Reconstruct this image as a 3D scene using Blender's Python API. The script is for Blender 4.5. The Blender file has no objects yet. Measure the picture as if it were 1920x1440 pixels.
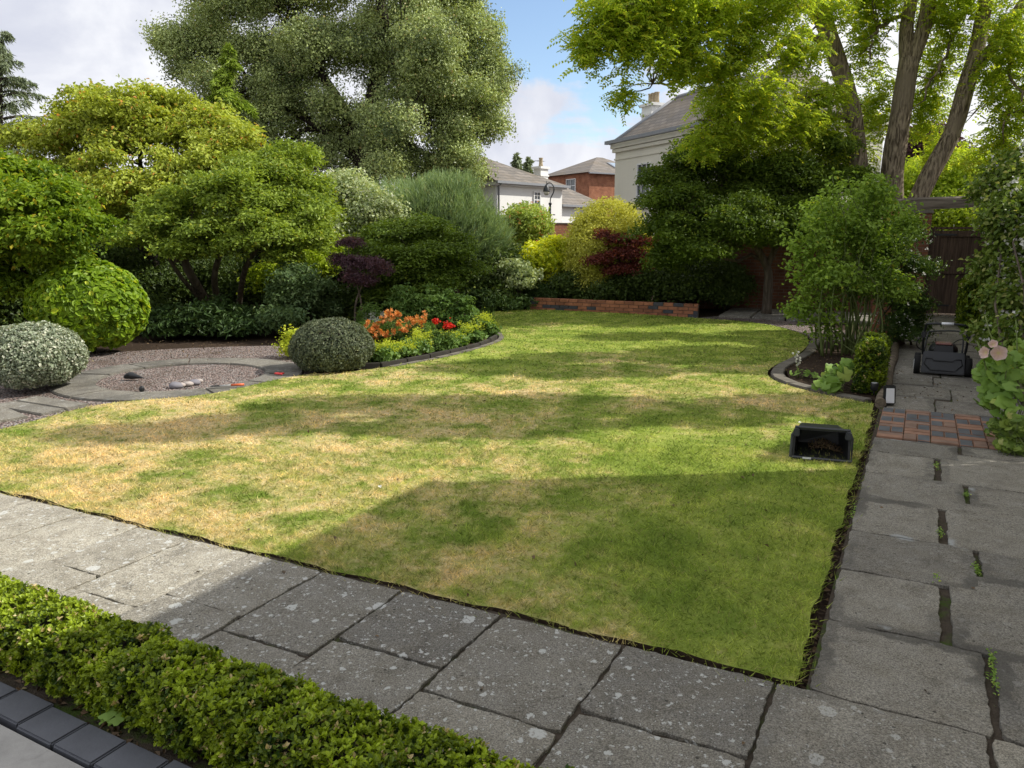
import bpy, bmesh, math
import numpy as np
from mathutils import Vector, Matrix

sc = bpy.context.scene
COL = sc.collection
R = math.radians
# ------------------------------------------------------------------ frame of reference
FPX, EYE = 1430.0, 1.7
PITCH = math.atan(280 / FPX)
SUN_AZ, SUN_EL = R(84), R(44)          # clockwise from +Y


def ray(px, py):
    a = (px - 960) / FPX
    b = (720 - py) / FPX
    return np.array([a, math.cos(PITCH) + b * math.sin(PITCH), -math.sin(PITCH) + b * math.cos(PITCH)])


def gp(px, py, z=0.0):
    r = ray(px, py)
    t = (z - EYE) / r[2]
    return np.array([r[0] * t, r[1] * t, z])


def at(px, py, Y):
    r = ray(px, py)
    t = Y / r[1]
    return np.array([r[0] * t, Y, EYE + r[2] * t])


AL = R(28.0)
U = np.array([math.sin(AL), math.cos(AL), 0.0])      # along the garden path, away from the house
V = np.array([math.cos(AL), -math.sin(AL), 0.0])     # along the patio, to the right
O = np.array([1.104, 2.647, 0.0])


def uv(u, v, z=0.0):
    return O + U * u + V * v + np.array([0, 0, z])


# ------------------------------------------------------------------ mesh building
class MB:
    def __init__(s):
        s.v, s.f, s.t, s.n = [], [], [], 0

    def add(s, verts, faces, mat=0, tint=None, smooth=False):
        verts = np.asarray(verts, dtype=np.float64).reshape(-1, 3)
        s.v.append(verts)
        if tint is None:
            tint = np.tile([0.5, 0, 0, 1.0], (len(verts), 1))
        tint = np.asarray(tint, dtype=np.float32)
        if tint.ndim == 1:
            tint = np.tile(tint, (len(verts), 1))
        s.t.append(tint)
        if isinstance(faces, np.ndarray):
            faces = [faces]
        else:
            by = {}
            for f in faces:
                by.setdefault(len(f), []).append(f)
            faces = [np.array(x) for x in by.values()]
        for fa in faces:
            s.f.append((fa + s.n, mat, smooth))
        s.n += len(verts)

    def build(s, name, mats, parent=None, loc=(0, 0, 0), bevel=0, mat4=None):
        me = bpy.data.meshes.new(name)
        loc = np.asarray(loc, float)
        v = np.concatenate(s.v) - loc
        me.vertices.add(len(v))
        me.vertices.foreach_set('co', v.astype(np.float32).ravel())
        lv = np.concatenate([f.ravel() for f, _, _ in s.f]).astype(np.int32)
        lt = np.concatenate([np.full(len(f), f.shape[1]) for f, _, _ in s.f]).astype(np.int32)
        ls = np.concatenate([[0], np.cumsum(lt)[:-1]]).astype(np.int32)
        mi = np.concatenate([np.full(len(f), m) for f, m, _ in s.f]).astype(np.int32)
        sm = np.concatenate([np.full(len(f), b) for f, _, b in s.f]).astype(bool)
        me.loops.add(len(lv))
        me.loops.foreach_set('vertex_index', lv)
        me.polygons.add(len(lt))
        me.polygons.foreach_set('loop_start', ls)
        me.polygons.foreach_set('loop_total', lt)
        me.polygons.foreach_set('material_index', mi)
        me.polygons.foreach_set('use_smooth', sm)
        a = me.attributes.new('tint', 'FLOAT_COLOR', 'POINT')
        a.data.foreach_set('color', np.concatenate(s.t).astype(np.float32).ravel())
        me.update(calc_edges=True)
        me.validate()
        if bevel:
            bm = bmesh.new()
            bm.from_mesh(me)
            es = [e for e in bm.edges if len(e.link_faces) == 2 and e.calc_face_angle(0) > 0.6]
            bmesh.ops.bevel(bm, geom=es, offset=bevel, segments=2, affect='EDGES', clamp_overlap=True)
            bm.to_mesh(me)
            bm.free()
        for m in (mats if isinstance(mats, (list, tuple)) else [mats]):
            me.materials.append(m)
        o = bpy.data.objects.new(name, me)
        COL.objects.link(o)
        if parent is not None:
            o.parent = parent
        else:
            o.location = loc
        if mat4 is not None:
            o.matrix_world = mat4
        return o


def thing(name, label, cat, loc, group=None, rotz=0.0):
    o = bpy.data.objects.new(name, None)
    COL.objects.link(o)
    o.location = loc
    o.rotation_euler = (0, 0, rotz)
    o.empty_display_size = 0.2
    return tag(o, label, cat, group)


def tag(o, label, cat, group=None, kind=None):
    o['label'] = label
    o['category'] = cat
    if group:
        o['group'] = group
    if kind:
        o['kind'] = kind
    return o


def struct(o, label=None, cat=None):
    o['kind'] = 'structure'
    if label:
        o['label'] = label
        o['category'] = cat
    return o


def nrm(a):
    return a / np.maximum(np.linalg.norm(a, axis=-1, keepdims=True), 1e-9)


CUBE_F = [(0, 3, 2, 1), (4, 5, 6, 7), (0, 1, 5, 4), (1, 2, 6, 5), (2, 3, 7, 6), (3, 0, 4, 7)]


def box(mb, c, s, mat=0, rz=0.0, tint=None, ex=None, ey=None, ez=None, top=(1, 1)):
    """box of size s about centre c; ex,ey,ez optional axes; top scales the upper face"""
    ex = np.array([math.cos(rz), math.sin(rz), 0]) if ex is None else np.asarray(ex, float)
    ey = np.array([-math.sin(rz), math.cos(rz), 0]) if ey is None else np.asarray(ey, float)
    ez = np.array([0, 0, 1.0]) if ez is None else np.asarray(ez, float)
    c = np.asarray(c, float)
    vs = []
    for k in (-1, 1):
        for (i, j) in ((-1, -1), (1, -1), (1, 1), (-1, 1)):
            a, b = (top if k > 0 else (1, 1))
            vs.append(c + ex * i * s[0] / 2 * a + ey * j * s[1] / 2 * b + ez * k * s[2] / 2)
    mb.add(vs, CUBE_F, mat, tint)


def tube(mb, pts, rad, segs=7, mat=0, tint=None, cap=True, smooth=True):
    pts = np.asarray(pts, float)
    n = len(pts)
    rad = np.full(n, rad) if np.isscalar(rad) else np.asarray(rad, float)
    d = nrm(np.gradient(pts, axis=0))
    ref = np.array([0.31, 0.17, 0.93]) if abs(d[0][2]) < 0.85 else np.array([0.9, 0.3, 0.1])
    a = nrm(np.cross(d, ref))
    b = np.cross(d, a)
    th = np.arange(segs) / segs * 2 * math.pi
    ring = pts[:, None, :] + rad[:, None, None] * (np.cos(th)[None, :, None] * a[:, None, :] + np.sin(th)[None, :, None] * b[:, None, :])
    vs = ring.reshape(-1, 3)
    i = np.arange(n - 1)[:, None] * segs
    j = np.arange(segs)[None, :]
    k = (j + 1) % segs
    f = np.stack([i + j, i + k, i + segs + k, i + segs + j], -1).reshape(-1, 4)
    mb.add(vs, f, mat, tint, smooth)
    if cap:
        mb.f.append((np.array([list(range(segs))[::-1]]) + mb.n - len(vs), mat, False))
        mb.f.append((np.array([list(range(segs))]) + mb.n - segs, mat, False))


def limb(p0, p1, rng, n=6, wob=0.08, sag=0.0):
    p0, p1 = np.asarray(p0, float), np.asarray(p1, float)
    t = np.linspace(0, 1, n)[:, None]
    L = np.linalg.norm(p1 - p0)
    w = rng.normal(size=(n, 3)) * wob * L * np.sin(t * math.pi)
    p = p0 + (p1 - p0) * t + w
    p[:, 2] += (sag * L * np.sin(t * math.pi))[:, 0]
    return p


def smooth_path(pts, k=4):
    """Catmull-Rom through the points"""
    P = np.asarray(pts, float)
    Q = np.vstack([2 * P[0] - P[1], P, 2 * P[-1] - P[-2]])
    out = []
    for i in range(1, len(Q) - 2):
        for t in np.arange(k) / k:
            a, b, c, d = Q[i - 1], Q[i], Q[i + 1], Q[i + 2]
            out.append(0.5 * (2 * b + (c - a) * t + (2 * a - 5 * b + 4 * c - d) * t * t + (3 * b - a - 3 * c + d) * t ** 3))
    out.append(P[-1])
    return np.array(out)


def leaves(mb, P, N, D, L, W, tint, mat=0, shape=4, fold=0.2, curl=0.12):
    n = len(P)
    if n == 0:
        return
    L = np.broadcast_to(np.asarray(L, float).reshape(-1, 1), (n, 1))
    W = np.broadcast_to(np.asarray(W, float).reshape(-1, 1), (n, 1))
    B = np.cross(N, D)
    if shape == 4:
        vs = np.stack([P - D * L * .5, P + B * W * .5 + N * fold * W + D * L * .02, P + D * L * .5 - N * curl * L, P - B * W * .5 + N * fold * W + D * L * .02], 1)
        f = np.array([[0, 1, 2], [0, 2, 3]])
    elif shape == 3:
        vs = np.stack([P - B * W * .5, P + B * W * .5, P + D * L], 1)
        f = np.array([[0, 1, 2]])
    else:
        vs = np.stack([P - D * L * .5, P - D * L * .22 + B * W * .42 + N * fold * W, P + D * L * .15 + B * W * .45 + N * fold * W, P + D * L * .5 - N * curl * L,
                       P + D * L * .15 - B * W * .45 + N * fold * W, P - D * L * .22 - B * W * .42 + N * fold * W], 1)
        f = np.array([[0, 1, 2, 3], [0, 3, 4, 5]])
    k = vs.shape[1]
    faces = (np.arange(n)[:, None, None] * k + f[None]).reshape(-1, f.shape[1])
    mb.add(vs.reshape(-1, 3), faces, mat, np.repeat(tint, k, axis=0))


def wav(p, s=1.0):
    """cheap smooth vector noise, about -1..1"""
    p = np.asarray(p) + s * 13.7
    x, y, z = p[..., 0], p[..., 1], p[..., 2]
    return (np.sin(1.7 * x + 2.3 * y + 1.1 * z + s) + np.sin(-2.9 * x + 1.3 * y + 2.1 * z + 2 * s) + np.sin(3.7 * x - 3.1 * y + 1.9 * z + 3 * s) * .7 + np.sin(5.3 * x + 4.1 * y - 6.1 * z) * .5) / 3.0


def tints(n, rng, tone, var, alt):
    t = np.zeros((n, 4), np.float32)
    t[:, 3] = 1
    t[:, 0] = np.clip(tone + rng.normal(size=n) * var, 0, 1)
    t[:, 1] = np.where(rng.random(n) < alt, rng.random(n), 0)
    t[:, 2] = rng.random(n)
    return t


def rand_in_plane(N, rng, bias=None):
    r = rng.normal(size=N.shape)
    if bias is not None:
        r = r * 0.6 + np.asarray(bias)
    return nrm(r - N * np.sum(r * N, -1, keepdims=True))


def B(px, py, rx, ry, Y, dep=None):
    """crown lobe: centre seen at px,py standing Y metres out, radii in px, depth radius in metres"""
    c = at(px, py, Y)
    k = Y / FPX
    return (c, np.array([rx * k, dep if dep else 0.8 * rx * k, ry * k]))


def sublobes(blobs, k, scale, flat, reach, rng):
    """break each big lobe into smaller boughs set near its surface, so light and gaps get in"""
    out = []
    for c, r in blobs:
        kk = max(3, int(round(k)))
        got = 0
        while got < kk:
            d = rng.normal(size=3)
            d /= np.linalg.norm(d)
            if d[2] < -.45 and rng.random() < .8:
                continue
            rr = np.mean(r) * scale * rng.uniform(.55, 1.4)
            out.append((c + d * r * rng.uniform(.45, reach), np.array([rr, rr, rr * flat])))
            got += 1
    return out


def foliage(mb, blobs, n, m, size, L, W, rng, flat=.6, up=.4, out=.75, jit=.55, shell=(.62, 1.04), bottom=.5, rough=.16, mat=0, alt=.02,
            tone=.5, ctone=.16, ltone=.12, shape=4, droop=None, fold=.2, zmin=.03, cull=True, sub=None):
    if sub:
        blobs = sublobes(blobs, *(sub if len(sub) == 4 else (*sub, 1.0)), rng)
    cs = np.array([b[0] for b in blobs])
    rs = np.array([b[1] for b in blobs])
    area = (rs[:, 0] * rs[:, 1]) ** 1.0 + (rs[:, 0] * rs[:, 2]) + (rs[:, 1] * rs[:, 2])
    cnt = np.maximum(1, np.round(n * area / area.sum())).astype(int)
    allC, allD = [], []
    for i in range(len(blobs)):
        k = cnt[i] * 2
        d = nrm(rng.normal(size=(k, 3)))
        keep = (d[:, 2] > -bottom) | (rng.random(k) < .25)
        d = d[keep][:cnt[i]]
        r = shell[0] + (shell[1] - shell[0]) * rng.random(len(d)) ** .6
        r = r * (1 + rough * wav(d * 2.3 + i * 3.1, i + 1.0) + rough * .6 * wav(d * 6.0, i + 2.0))
        c = cs[i] + d * rs[i] * r[:, None]
        if cull and len(blobs) > 1:
            q = np.linalg.norm((c[:, None, :] - cs[None]) / rs[None], axis=2)
            q[:, i] = 9
            kp = (q.min(1) > .62) | (rng.random(len(c)) < .18)
            c, d = c[kp], d[kp]
        allC.append(c)
        allD.append(d)
    C = np.concatenate(allC)
    Dd = np.concatenate(allD)
    kp = C[:, 2] > zmin
    C, Dd = C[kp], Dd[kp]
    nc = len(C)
    ct = rng.normal(size=nc) * ctone
    ss = size * (0.7 + .6 * rng.random(nc))
    idx = np.repeat(np.arange(nc), m)
    off = np.clip(rng.normal(size=(nc * m, 3)), -1.6, 1.6) * ss[idx][:, None] * np.array([1, 1, flat])
    # tiers dip towards the outside
    if flat < .5:
        off[:, 2] -= (off[:, 0] * Dd[idx, 0] + off[:, 1] * Dd[idx, 1]) * .3
    P = C[idx] + off
    N = nrm(np.array([0, 0, up]) + Dd[idx] * out + rng.normal(size=P.shape) * jit)
    bias = None
    if droop:
        bias = Dd[idx] * .5 + np.array([0, 0, -droop])
    Dr = rand_in_plane(N, rng, bias)
    t = tints(len(P), rng, tone, ltone, alt)
    t[:, 0] = np.clip(t[:, 0] + ct[idx], 0, 1)
    ok = P[:, 2] > zmin
    sc_ = (.75 + .5 * rng.random(len(P)))
    leaves(mb, P[ok], N[ok], Dr[ok], (L * sc_)[ok], (W * sc_)[ok], t[ok], mat, shape, fold)
    return C


# ------------------------------------------------------------------ materials
class NT:
    def __init__(s, name):
        s.m = bpy.data.materials.new(name)
        s.m.use_nodes = True
        s.t = s.m.node_tree
        s.t.nodes.clear()
        s.out = s.t.nodes.new('ShaderNodeOutputMaterial')

    def n(s, typ, ins=None, out=0, **kw):
        nd = s.t.nodes.new('ShaderNode' + typ)
        for k, v in kw.items():
            setattr(nd, k, v)
        for k, v in (ins or {}).items():
            if isinstance(v, bpy.types.NodeSocket):
                s.t.links.new(v, nd.inputs[k])
            else:
                if isinstance(v, tuple) and len(v) == 3 and nd.inputs[k].type == 'RGBA':
                    v = (*v, 1)
                nd.inputs[k].default_value = v
        return nd.outputs[out]

    def math(s, op, a, b=0.0, c=None, clamp=False):
        ins = {0: a, 1: b}
        if c is not None:
            ins[2] = c
        return s.n('Math', ins, operation=op, use_clamp=clamp)

    def mix(s, f, a, b, mode='MIX'):
        nd = s.t.nodes.new('ShaderNodeMix')
        nd.data_type = 'RGBA'
        nd.blend_type = mode
        for k, v in ((0, f), (6, a), (7, b)):
            if isinstance(v, bpy.types.NodeSocket):
                s.t.links.new(v, nd.inputs[k])
            else:
                nd.inputs[k].default_value = (*v, 1) if isinstance(v, tuple) and len(v) == 3 else v
        return nd.outputs[2]

    def step(s, x, a, b):
        return s.n('MapRange', {0: x, 1: a, 2: b, 3: 0.0, 4: 1.0}, interpolation_type='SMOOTHSTEP')

    def pos(s):
        return s.n('NewGeometry')

    def obj(s):
        return s.n('TexCoord', out=3)

    def noise(s, vec, scale, detail=4.0, rough=.55, out=0, dist=0.0):
        return s.n('TexNoise', {'Vector': vec, 'Scale': scale, 'Detail': detail, 'Roughness': rough, 'Distortion': dist}, out=out)

    def tint(s):
        a = s.t.nodes.new('ShaderNodeAttribute')
        a.attribute_name = 'tint'
        sp = s.t.nodes.new('ShaderNodeSeparateColor')
        s.t.links.new(a.outputs[0], sp.inputs[0])
        return sp.outputs

    def bump(s, h, st=.4, dist=.01):
        return s.n('Bump', {'Height': h, 'Strength': st, 'Distance': dist})

    def bsdf(s, col, rough=.8, spec=.3, normal=None, metal=0.0, **kw):
        ins = {'Base Color': col, 'Roughness': rough, 'Specular IOR Level': spec, 'Metallic': metal}
        if normal is not None:
            ins['Normal'] = normal
        ins.update(kw)
        return s.n('BsdfPrincipled', ins)

    def done(s, sh):
        s.t.links.new(sh, s.out.inputs[0])
        return s.m


def leaf_mat(name, dark, light, alt=(.25, .2, .04), trans=.35, spec=.25, rough=.5, tcol=1.3):
    gain = 1.0 if ('petal' in name or name in ('robinia_leaf', 'dry_litter')) else 1.62
    dark, light, alt = [tuple(min(.78, x * gain) for x in q) for q in (dark, light, alt)]
    k = NT(name)
    t = k.tint()
    c = k.mix(t[0], dark, light)
    c = k.mix(t[1], c, alt)
    p = k.bsdf(c, rough, spec)
    c2 = k.mix(1.0, c, (tcol, tcol * .95, tcol * .45) if tcol != 1.0 else (1.0, 1.0, 1.0), 'MULTIPLY')
    tr = k.n('BsdfTranslucent', {'Color': c2})
    return k.done(k.n('MixShader', {0: trans, 1: p, 2: tr}))


def plain(name, col, rough=.6, spec=.4, metal=0.0, var=.12, scale=9.0, bump=0.0):
    k = NT(name)
    o = k.obj()
    nz = k.noise(o, scale, 5.0)
    c = k.mix(nz, tuple(x * (1 - var * 2) for x in col), tuple(min(1, x * (1 + var * 2)) for x in col))
    nn = k.bump(k.noise(o, scale * 12, 3.0), bump, .004) if bump else None
    return k.done(k.bsdf(c, rough, spec, nn, metal))


def bark_mat(name, dark, light, sx=14.0, sz=2.5):
    k = NT(name)
    p = k.pos()
    v = k.n('Mapping', {'Vector': p, 'Scale': (sx, sx, sz)})
    a = k.noise(v, 1.0, 7.0, .65, dist=.6)
    b = k.noise(p, 1.3, 4.0)
    c = k.mix(k.step(a, .35, .65), dark, light)
    c = k.mix(k.step(b, .45, .7), c, tuple(x * .6 for x in light))
    return k.done(k.bsdf(c, .9, .15, k.bump(a, 1.0, .05)))


LM = {}
LM['box'] = leaf_mat('box_leaf', (0.02, 0.045, 0.005), (0.27, 0.345, 0.02), (.42, .33, .17), .28, .35, .4)
LM['oak'] = leaf_mat('oak_leaf', (0.065, 0.092, 0.036), (0.37, 0.43, 0.165), (.30, .24, .10), .2, .35, .42)
LM['yellowgreen'] = leaf_mat('yellow_green_leaf', (0.1, 0.13, 0.018), (0.37, 0.42, 0.065), (.42, .2, .05), .35)
LM['acer'] = leaf_mat('acer_leaf', (0.075, 0.12, 0.02), (0.25, 0.32, 0.045), (.3, .28, .03), .35)
LM['maple'] = leaf_mat('bright_maple_leaf', (0.05, 0.1, 0.01), (0.2, 0.28, 0.022), (.42, .34, .03), .42)
LM['darkmaple'] = leaf_mat('dark_maple_leaf', (0.025, 0.052, 0.008), (0.11, 0.16, 0.018), (.2, .22, .03), .3)
LM['robinia'] = leaf_mat('robinia_leaf', (.23, .34, .04), (.54, .66, .075), (.76, .72, .08), .58, .15, .5, 1.3)
LM['conifer'] = leaf_mat('conifer_needle', (0.08, 0.13, 0.015), (0.26, 0.34, 0.04), (.2, .22, .06), .25)
LM['larch'] = leaf_mat('larch_needle', (0.085, 0.105, 0.06), (0.22, 0.265, 0.15), (.2, .2, .1), .2)
LM['tamarisk'] = leaf_mat('feathery_frond', (0.08, 0.13, 0.06), (0.23, 0.3, 0.14), (.26, .24, .10), .3)
LM['greygreen'] = leaf_mat('variegated_leaf', (0.06, 0.08, 0.05), (0.25, 0.285, 0.2), (.55, .55, .40), .2, .3)
LM['limeball'] = leaf_mat('lime_leaf', (0.045, 0.1, 0.008), (0.19, 0.28, 0.016), (.38, .4, .03), .4, .3)
LM['darkdome'] = leaf_mat('dark_bush_leaf', (.028, .042, .022), (.13, .15, .08), (.2, .2, .1), .15, .4)
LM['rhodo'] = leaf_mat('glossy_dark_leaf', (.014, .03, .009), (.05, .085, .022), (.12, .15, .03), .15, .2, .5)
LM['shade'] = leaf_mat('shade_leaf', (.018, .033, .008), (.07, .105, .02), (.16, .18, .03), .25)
LM['variegated'] = leaf_mat('cream_edged_leaf', (0.12, 0.17, 0.08), (0.42, 0.46, 0.26), (.6, .58, .4), .3)
LM['photinia'] = leaf_mat('photinia_leaf', (0.09, 0.15, 0.025), (0.36, 0.42, 0.1), (.4, .12, .06), .3, .4)
LM['laurel'] = leaf_mat('golden_laurel_leaf', (0.1, 0.18, 0.008), (0.5, 0.52, 0.025), (.62, .50, .03), .35, .4)
LM['yellowdome'] = leaf_mat('golden_bush_leaf', (0.19, 0.19, 0.025), (0.56, 0.48, 0.09), (.62, .55, .16), .3)
LM['redacer'] = leaf_mat('red_acer_leaf', (0.05, 0.014, 0.013), (0.17, 0.048, 0.038), (.34, .09, .05), .4)
LM['purple'] = leaf_mat('purple_acer_leaf', (0.028, 0.014, 0.02), (0.085, 0.042, 0.055), (.13, .05, .05), .3)
LM['rose'] = leaf_mat('rose_leaf', (0.06, 0.11, 0.016), (0.23, 0.33, 0.05), (.32, .30, .04), .35)
LM['jasmine'] = leaf_mat('jasmine_leaf', (.020, .045, .008), (.07, .12, .02), (.25, .27, .06), .25, .4)
LM['hydrangea'] = leaf_mat('climber_leaf', (.045, .085, .014), (.15, .20, .035), (.33, .33, .12), .3)
LM['holly'] = leaf_mat('hollyhock_leaf', (.06, .12, .02), (.19, .29, .06), (.3, .34, .08), .35)
LM['lime'] = leaf_mat('lime_flower', (.17, .23, .015), (.46, .50, .05), (.55, .5, .1), .35)
LM['bed'] = leaf_mat('bed_leaf', (.05, .10, .02), (.15, .23, .06), (.25, .28, .08), .35)
LM['teal'] = leaf_mat('bluish_leaf', (0.04, 0.075, 0.028), (0.115, 0.165, 0.06), (.2, .25, .12), .25)
LM['orange'] = leaf_mat('orange_petal', (.62, .17, .035), (.86, .40, .13), (.85, .55, .25), .3)
LM['red'] = leaf_mat('red_petal', (.55, .02, .015), (.75, .05, .03), (.6, .05, .03), .3)
LM['white'] = leaf_mat('white_petal', (.62, .62, .52), (.82, .82, .74), (.7, .7, .5), .3, tcol=1.0)
LM['pink'] = leaf_mat('pink_petal', (.74, .42, .44), (.84, .62, .60), (.8, .7, .3), .35, tcol=1.0)
LM['litter'] = leaf_mat('dry_litter', (.05, .033, .02), (.24, .16, .09), (.3, .25, .1), .1)
LM['backlit'] = leaf_mat('sunny_leaf', (.12, .18, .015), (.34, .42, .04), (.5, .5, .06), .45)

BARK = bark_mat('bark_grey', (.075, .06, .045), (.21, .17, .13))
BARK_D = bark_mat('bark_dark', (.022, .018, .014), (.075, .06, .048), 20, 4)
BARK_R = bark_mat('bark_robinia', (.085, .064, .045), (.44, .36, .265), 24, 4.0)
STEM = plain('green_stem', (.13, .17, .05), .6, .3, var=.25, scale=4)


def soil_material():
    k = NT('soil')
    p = k.pos()
    a = k.noise(p, 14.0, 6.0, .7)
    b = k.noise(p, 1.1, 3.0)
    f = k.n('TexVoronoi', {'Vector': p, 'Scale': 42.0}, out=1)
    c = k.mix(a, (.016, .011, .008), (.075, .052, .036))
    c = k.mix(k.math('MULTIPLY', k.step(k.n('SeparateColor', {0: f}), .8, .95), k.step(b, .4, .7)), c, (.17, .12, .08))
    return k.done(k.bsdf(c, .95, .1, k.bump(a, 1.0, .03)))


def lawn_color(k):
    p = k.pos()
    sx = k.n('SeparateXYZ', {0: p})
    sy = k.n('SeparateXYZ', {0: p}, out=1)
    big = k.noise(p, .55, 3.0, .5, dist=.4)
    mid = k.noise(p, 1.9, 5.0, .62, dist=.5)
    fin = k.noise(p, 13.0, 6.0, .75)
    vf = k.noise(p, 60.0, 3.0, .7)
    m2 = k.noise(p, 4.7, 4.0, .6, dist=.8)
    dry = k.math('ADD', k.math('MULTIPLY', big, .42), k.math('ADD', k.math('MULTIPLY', mid, .54), k.math('MULTIPLY', fin, .34)))
    dry = k.math('ADD', dry, k.math('ADD', k.math('MULTIPLY', m2, .30), k.math('MULTIPLY', vf, .10)))
    # worn middle, greener towards the right corner by the path and the damp far side
    dx = k.math('SUBTRACT', sx, -1.0)
    g1 = k.step(dx, .4, 2.7)
    near = k.math('SUBTRACT', 1.0, k.step(sy, 5.5, 8.0))
    dry = k.math('SUBTRACT', dry, k.math('MULTIPLY', k.math('MULTIPLY', g1, near), .125))
    dry = k.math('SUBTRACT', dry, k.math('MULTIPLY', k.step(sy, 8.0, 13.0), .13))
    dry = k.math('ADD', dry, k.math('MULTIPLY', k.step(k.math('MULTIPLY', sx, -1.0), .5, 3.0), .03))
    dry = k.step(dry, .75, 1.0)
    gr = k.mix(k.step(mid, .3, .7), (.21, .305, .045), (.43, .51, .10))
    st = k.mix(k.step(fin, .3, .7), (.74, .53, .25), (.88, .72, .40))
    c = k.mix(dry, gr, st)
    c = k.mix(k.math('MULTIPLY', vf, .5), c, k.mix(.5, c, (.05, .05, .015)))
    return c, fin, vf


def lawn_material():
    k = NT('lawn_turf')
    c, fin, vf = lawn_color(k)
    c = k.mix(.2, c, (.06, .055, .022))
    return k.done(k.bsdf(c, .95, .05, k.bump(k.math('ADD', vf, fin), .8, .02)))


def blade_material():
    k = NT('grass_blade')
    c, fin, vf = lawn_color(k)
    t = k.tint()
    c = k.mix(1.0, c, k.mix(t[0], (.42, .48, .40), (1.85, 1.76, 1.6)), 'MULTIPLY')
    c = k.mix(k.math('MULTIPLY', t[1], .7), c, (.55, .42, .2))
    p = k.bsdf(c, .55, .2)
    tr = k.n('BsdfTranslucent', {'Color': c})
    return k.done(k.n('MixShader', {0: .35, 1: p, 2: tr}))


def slab_material():
    k = NT('old_stone_slab')
    p = k.pos()
    t = k.tint()
    g = k.noise(p, 160.0, 3.0, .75)
    m = k.noise(p, 7.0, 6.0, .65)
    l = k.noise(p, 1.6, 3.0)
    base = k.mix(t[0], (.20, .19, .172), (.50, .465, .39))
    c = k.mix(k.math('MULTIPLY', k.step(m, .35, .72), .55), base, (.18, .16, .125))
    st = k.noise(p, 3.3, 7.0, .7, dist=1.2)
    c = k.mix(k.math('MULTIPLY', k.step(st, .52, .72), .6), c, (.105, .095, .08))
    c = k.mix(k.math('MULTIPLY', k.step(st, .5, .28), .35), c, (.36, .34, .29))
    c = k.mix(k.step(g, .25, .8), k.mix(1.0, c, (.36, .36, .36), 'MULTIPLY'), k.mix(1.0, c, (1.75, 1.74, 1.68), 'MULTIPLY'))
    gr2 = k.noise(p, 48.0, 4.0, .7)
    c = k.mix(k.math('MULTIPLY', k.step(gr2, .50, .68), .6), c, k.mix(1.0, c, (.5, .49, .47), 'MULTIPLY'))
    # dark pits
    pit = k.n('TexVoronoi', {'Vector': p, 'Scale': 26.0, 'Randomness': 1.0})
    pc = k.n('SeparateColor', {0: k.n('TexVoronoi', {'Vector': p, 'Scale': 26.0}, out=1)})
    pm = k.math('MULTIPLY', k.math('LESS_THAN', pit, .16), k.math('GREATER_THAN', pc, .86))
    c = k.mix(k.math('MULTIPLY', pm, .75), c, (.03, .028, .025))
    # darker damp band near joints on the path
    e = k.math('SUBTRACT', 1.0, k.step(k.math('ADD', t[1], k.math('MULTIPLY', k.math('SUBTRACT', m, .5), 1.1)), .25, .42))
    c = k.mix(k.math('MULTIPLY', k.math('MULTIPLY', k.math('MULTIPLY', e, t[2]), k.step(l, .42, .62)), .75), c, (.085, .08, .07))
    # lichen
    dv = k.n('Vectorn' if False else 'VectorMath', {0: p, 1: k.n('VectorMath', {0: k.noise(p, 26.0, 5.0, .7, out=1), 'Scale': .06}, operation='SCALE')}, operation='ADD')
    lich = 0.0
    tot = None
    sxx = k.n('SeparateXYZ', {0: p})
    left = k.step(k.math('MULTIPLY', sxx, -1.0), -1.6, 1.0)
    for (s, thr, rad) in ((7.5, .68, .26), (16.0, .52, .27), (33.0, .56, .32), (70.0, .62, .34)):
        d = k.n('TexVoronoi', {'Vector': dv, 'Scale': s})
        cc = k.n('SeparateColor', {0: k.n('TexVoronoi', {'Vector': dv, 'Scale': s}, out=1)}, out=0)
        c2 = k.n('SeparateColor', {0: k.n('TexVoronoi', {'Vector': dv, 'Scale': s}, out=1)}, out=1)
        cut = k.math('ADD', thr + .16, k.math('MULTIPLY', k.math('ADD', k.math('MULTIPLY', left, .8), k.math('MULTIPLY', l, 1.15)), -.30))
        on = k.math('GREATER_THAN', cc, cut)
        sp = k.math('MULTIPLY', on, k.math('LESS_THAN', d, k.math('MULTIPLY', c2, rad)))
        tot = sp if tot is None else k.math('MAXIMUM', tot, sp)
    tot = k.math('MULTIPLY', tot, k.step(k.noise(p, 75.0, 3.0), .32, .46))
    tot = k.math('MULTIPLY', tot, k.math('SUBTRACT', 1.0, k.math('MULTIPLY', t[2], .85)))
    c = k.mix(k.math('MULTIPLY', tot, .74), c, (.62, .63, .60))
    # pale lime bloom by some wet joints
    bl = k.math('MULTIPLY', k.math('SUBTRACT', 1.0, k.step(t[1], .10, .30)), k.step(k.noise(p, 3.1, 4.0, .6), .60, .68))
    c = k.mix(k.math('MULTIPLY', k.math('MULTIPLY', bl, t[2]), .7), c, (.40, .42, .42))
    b = k.math('ADD', k.math('MULTIPLY', g, .35), k.math('SUBTRACT', m, k.math('MULTIPLY', pm, 1.2)))
    return k.done(k.bsdf(c, .9, .2, k.bump(b, 1.0, .016)))


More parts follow.
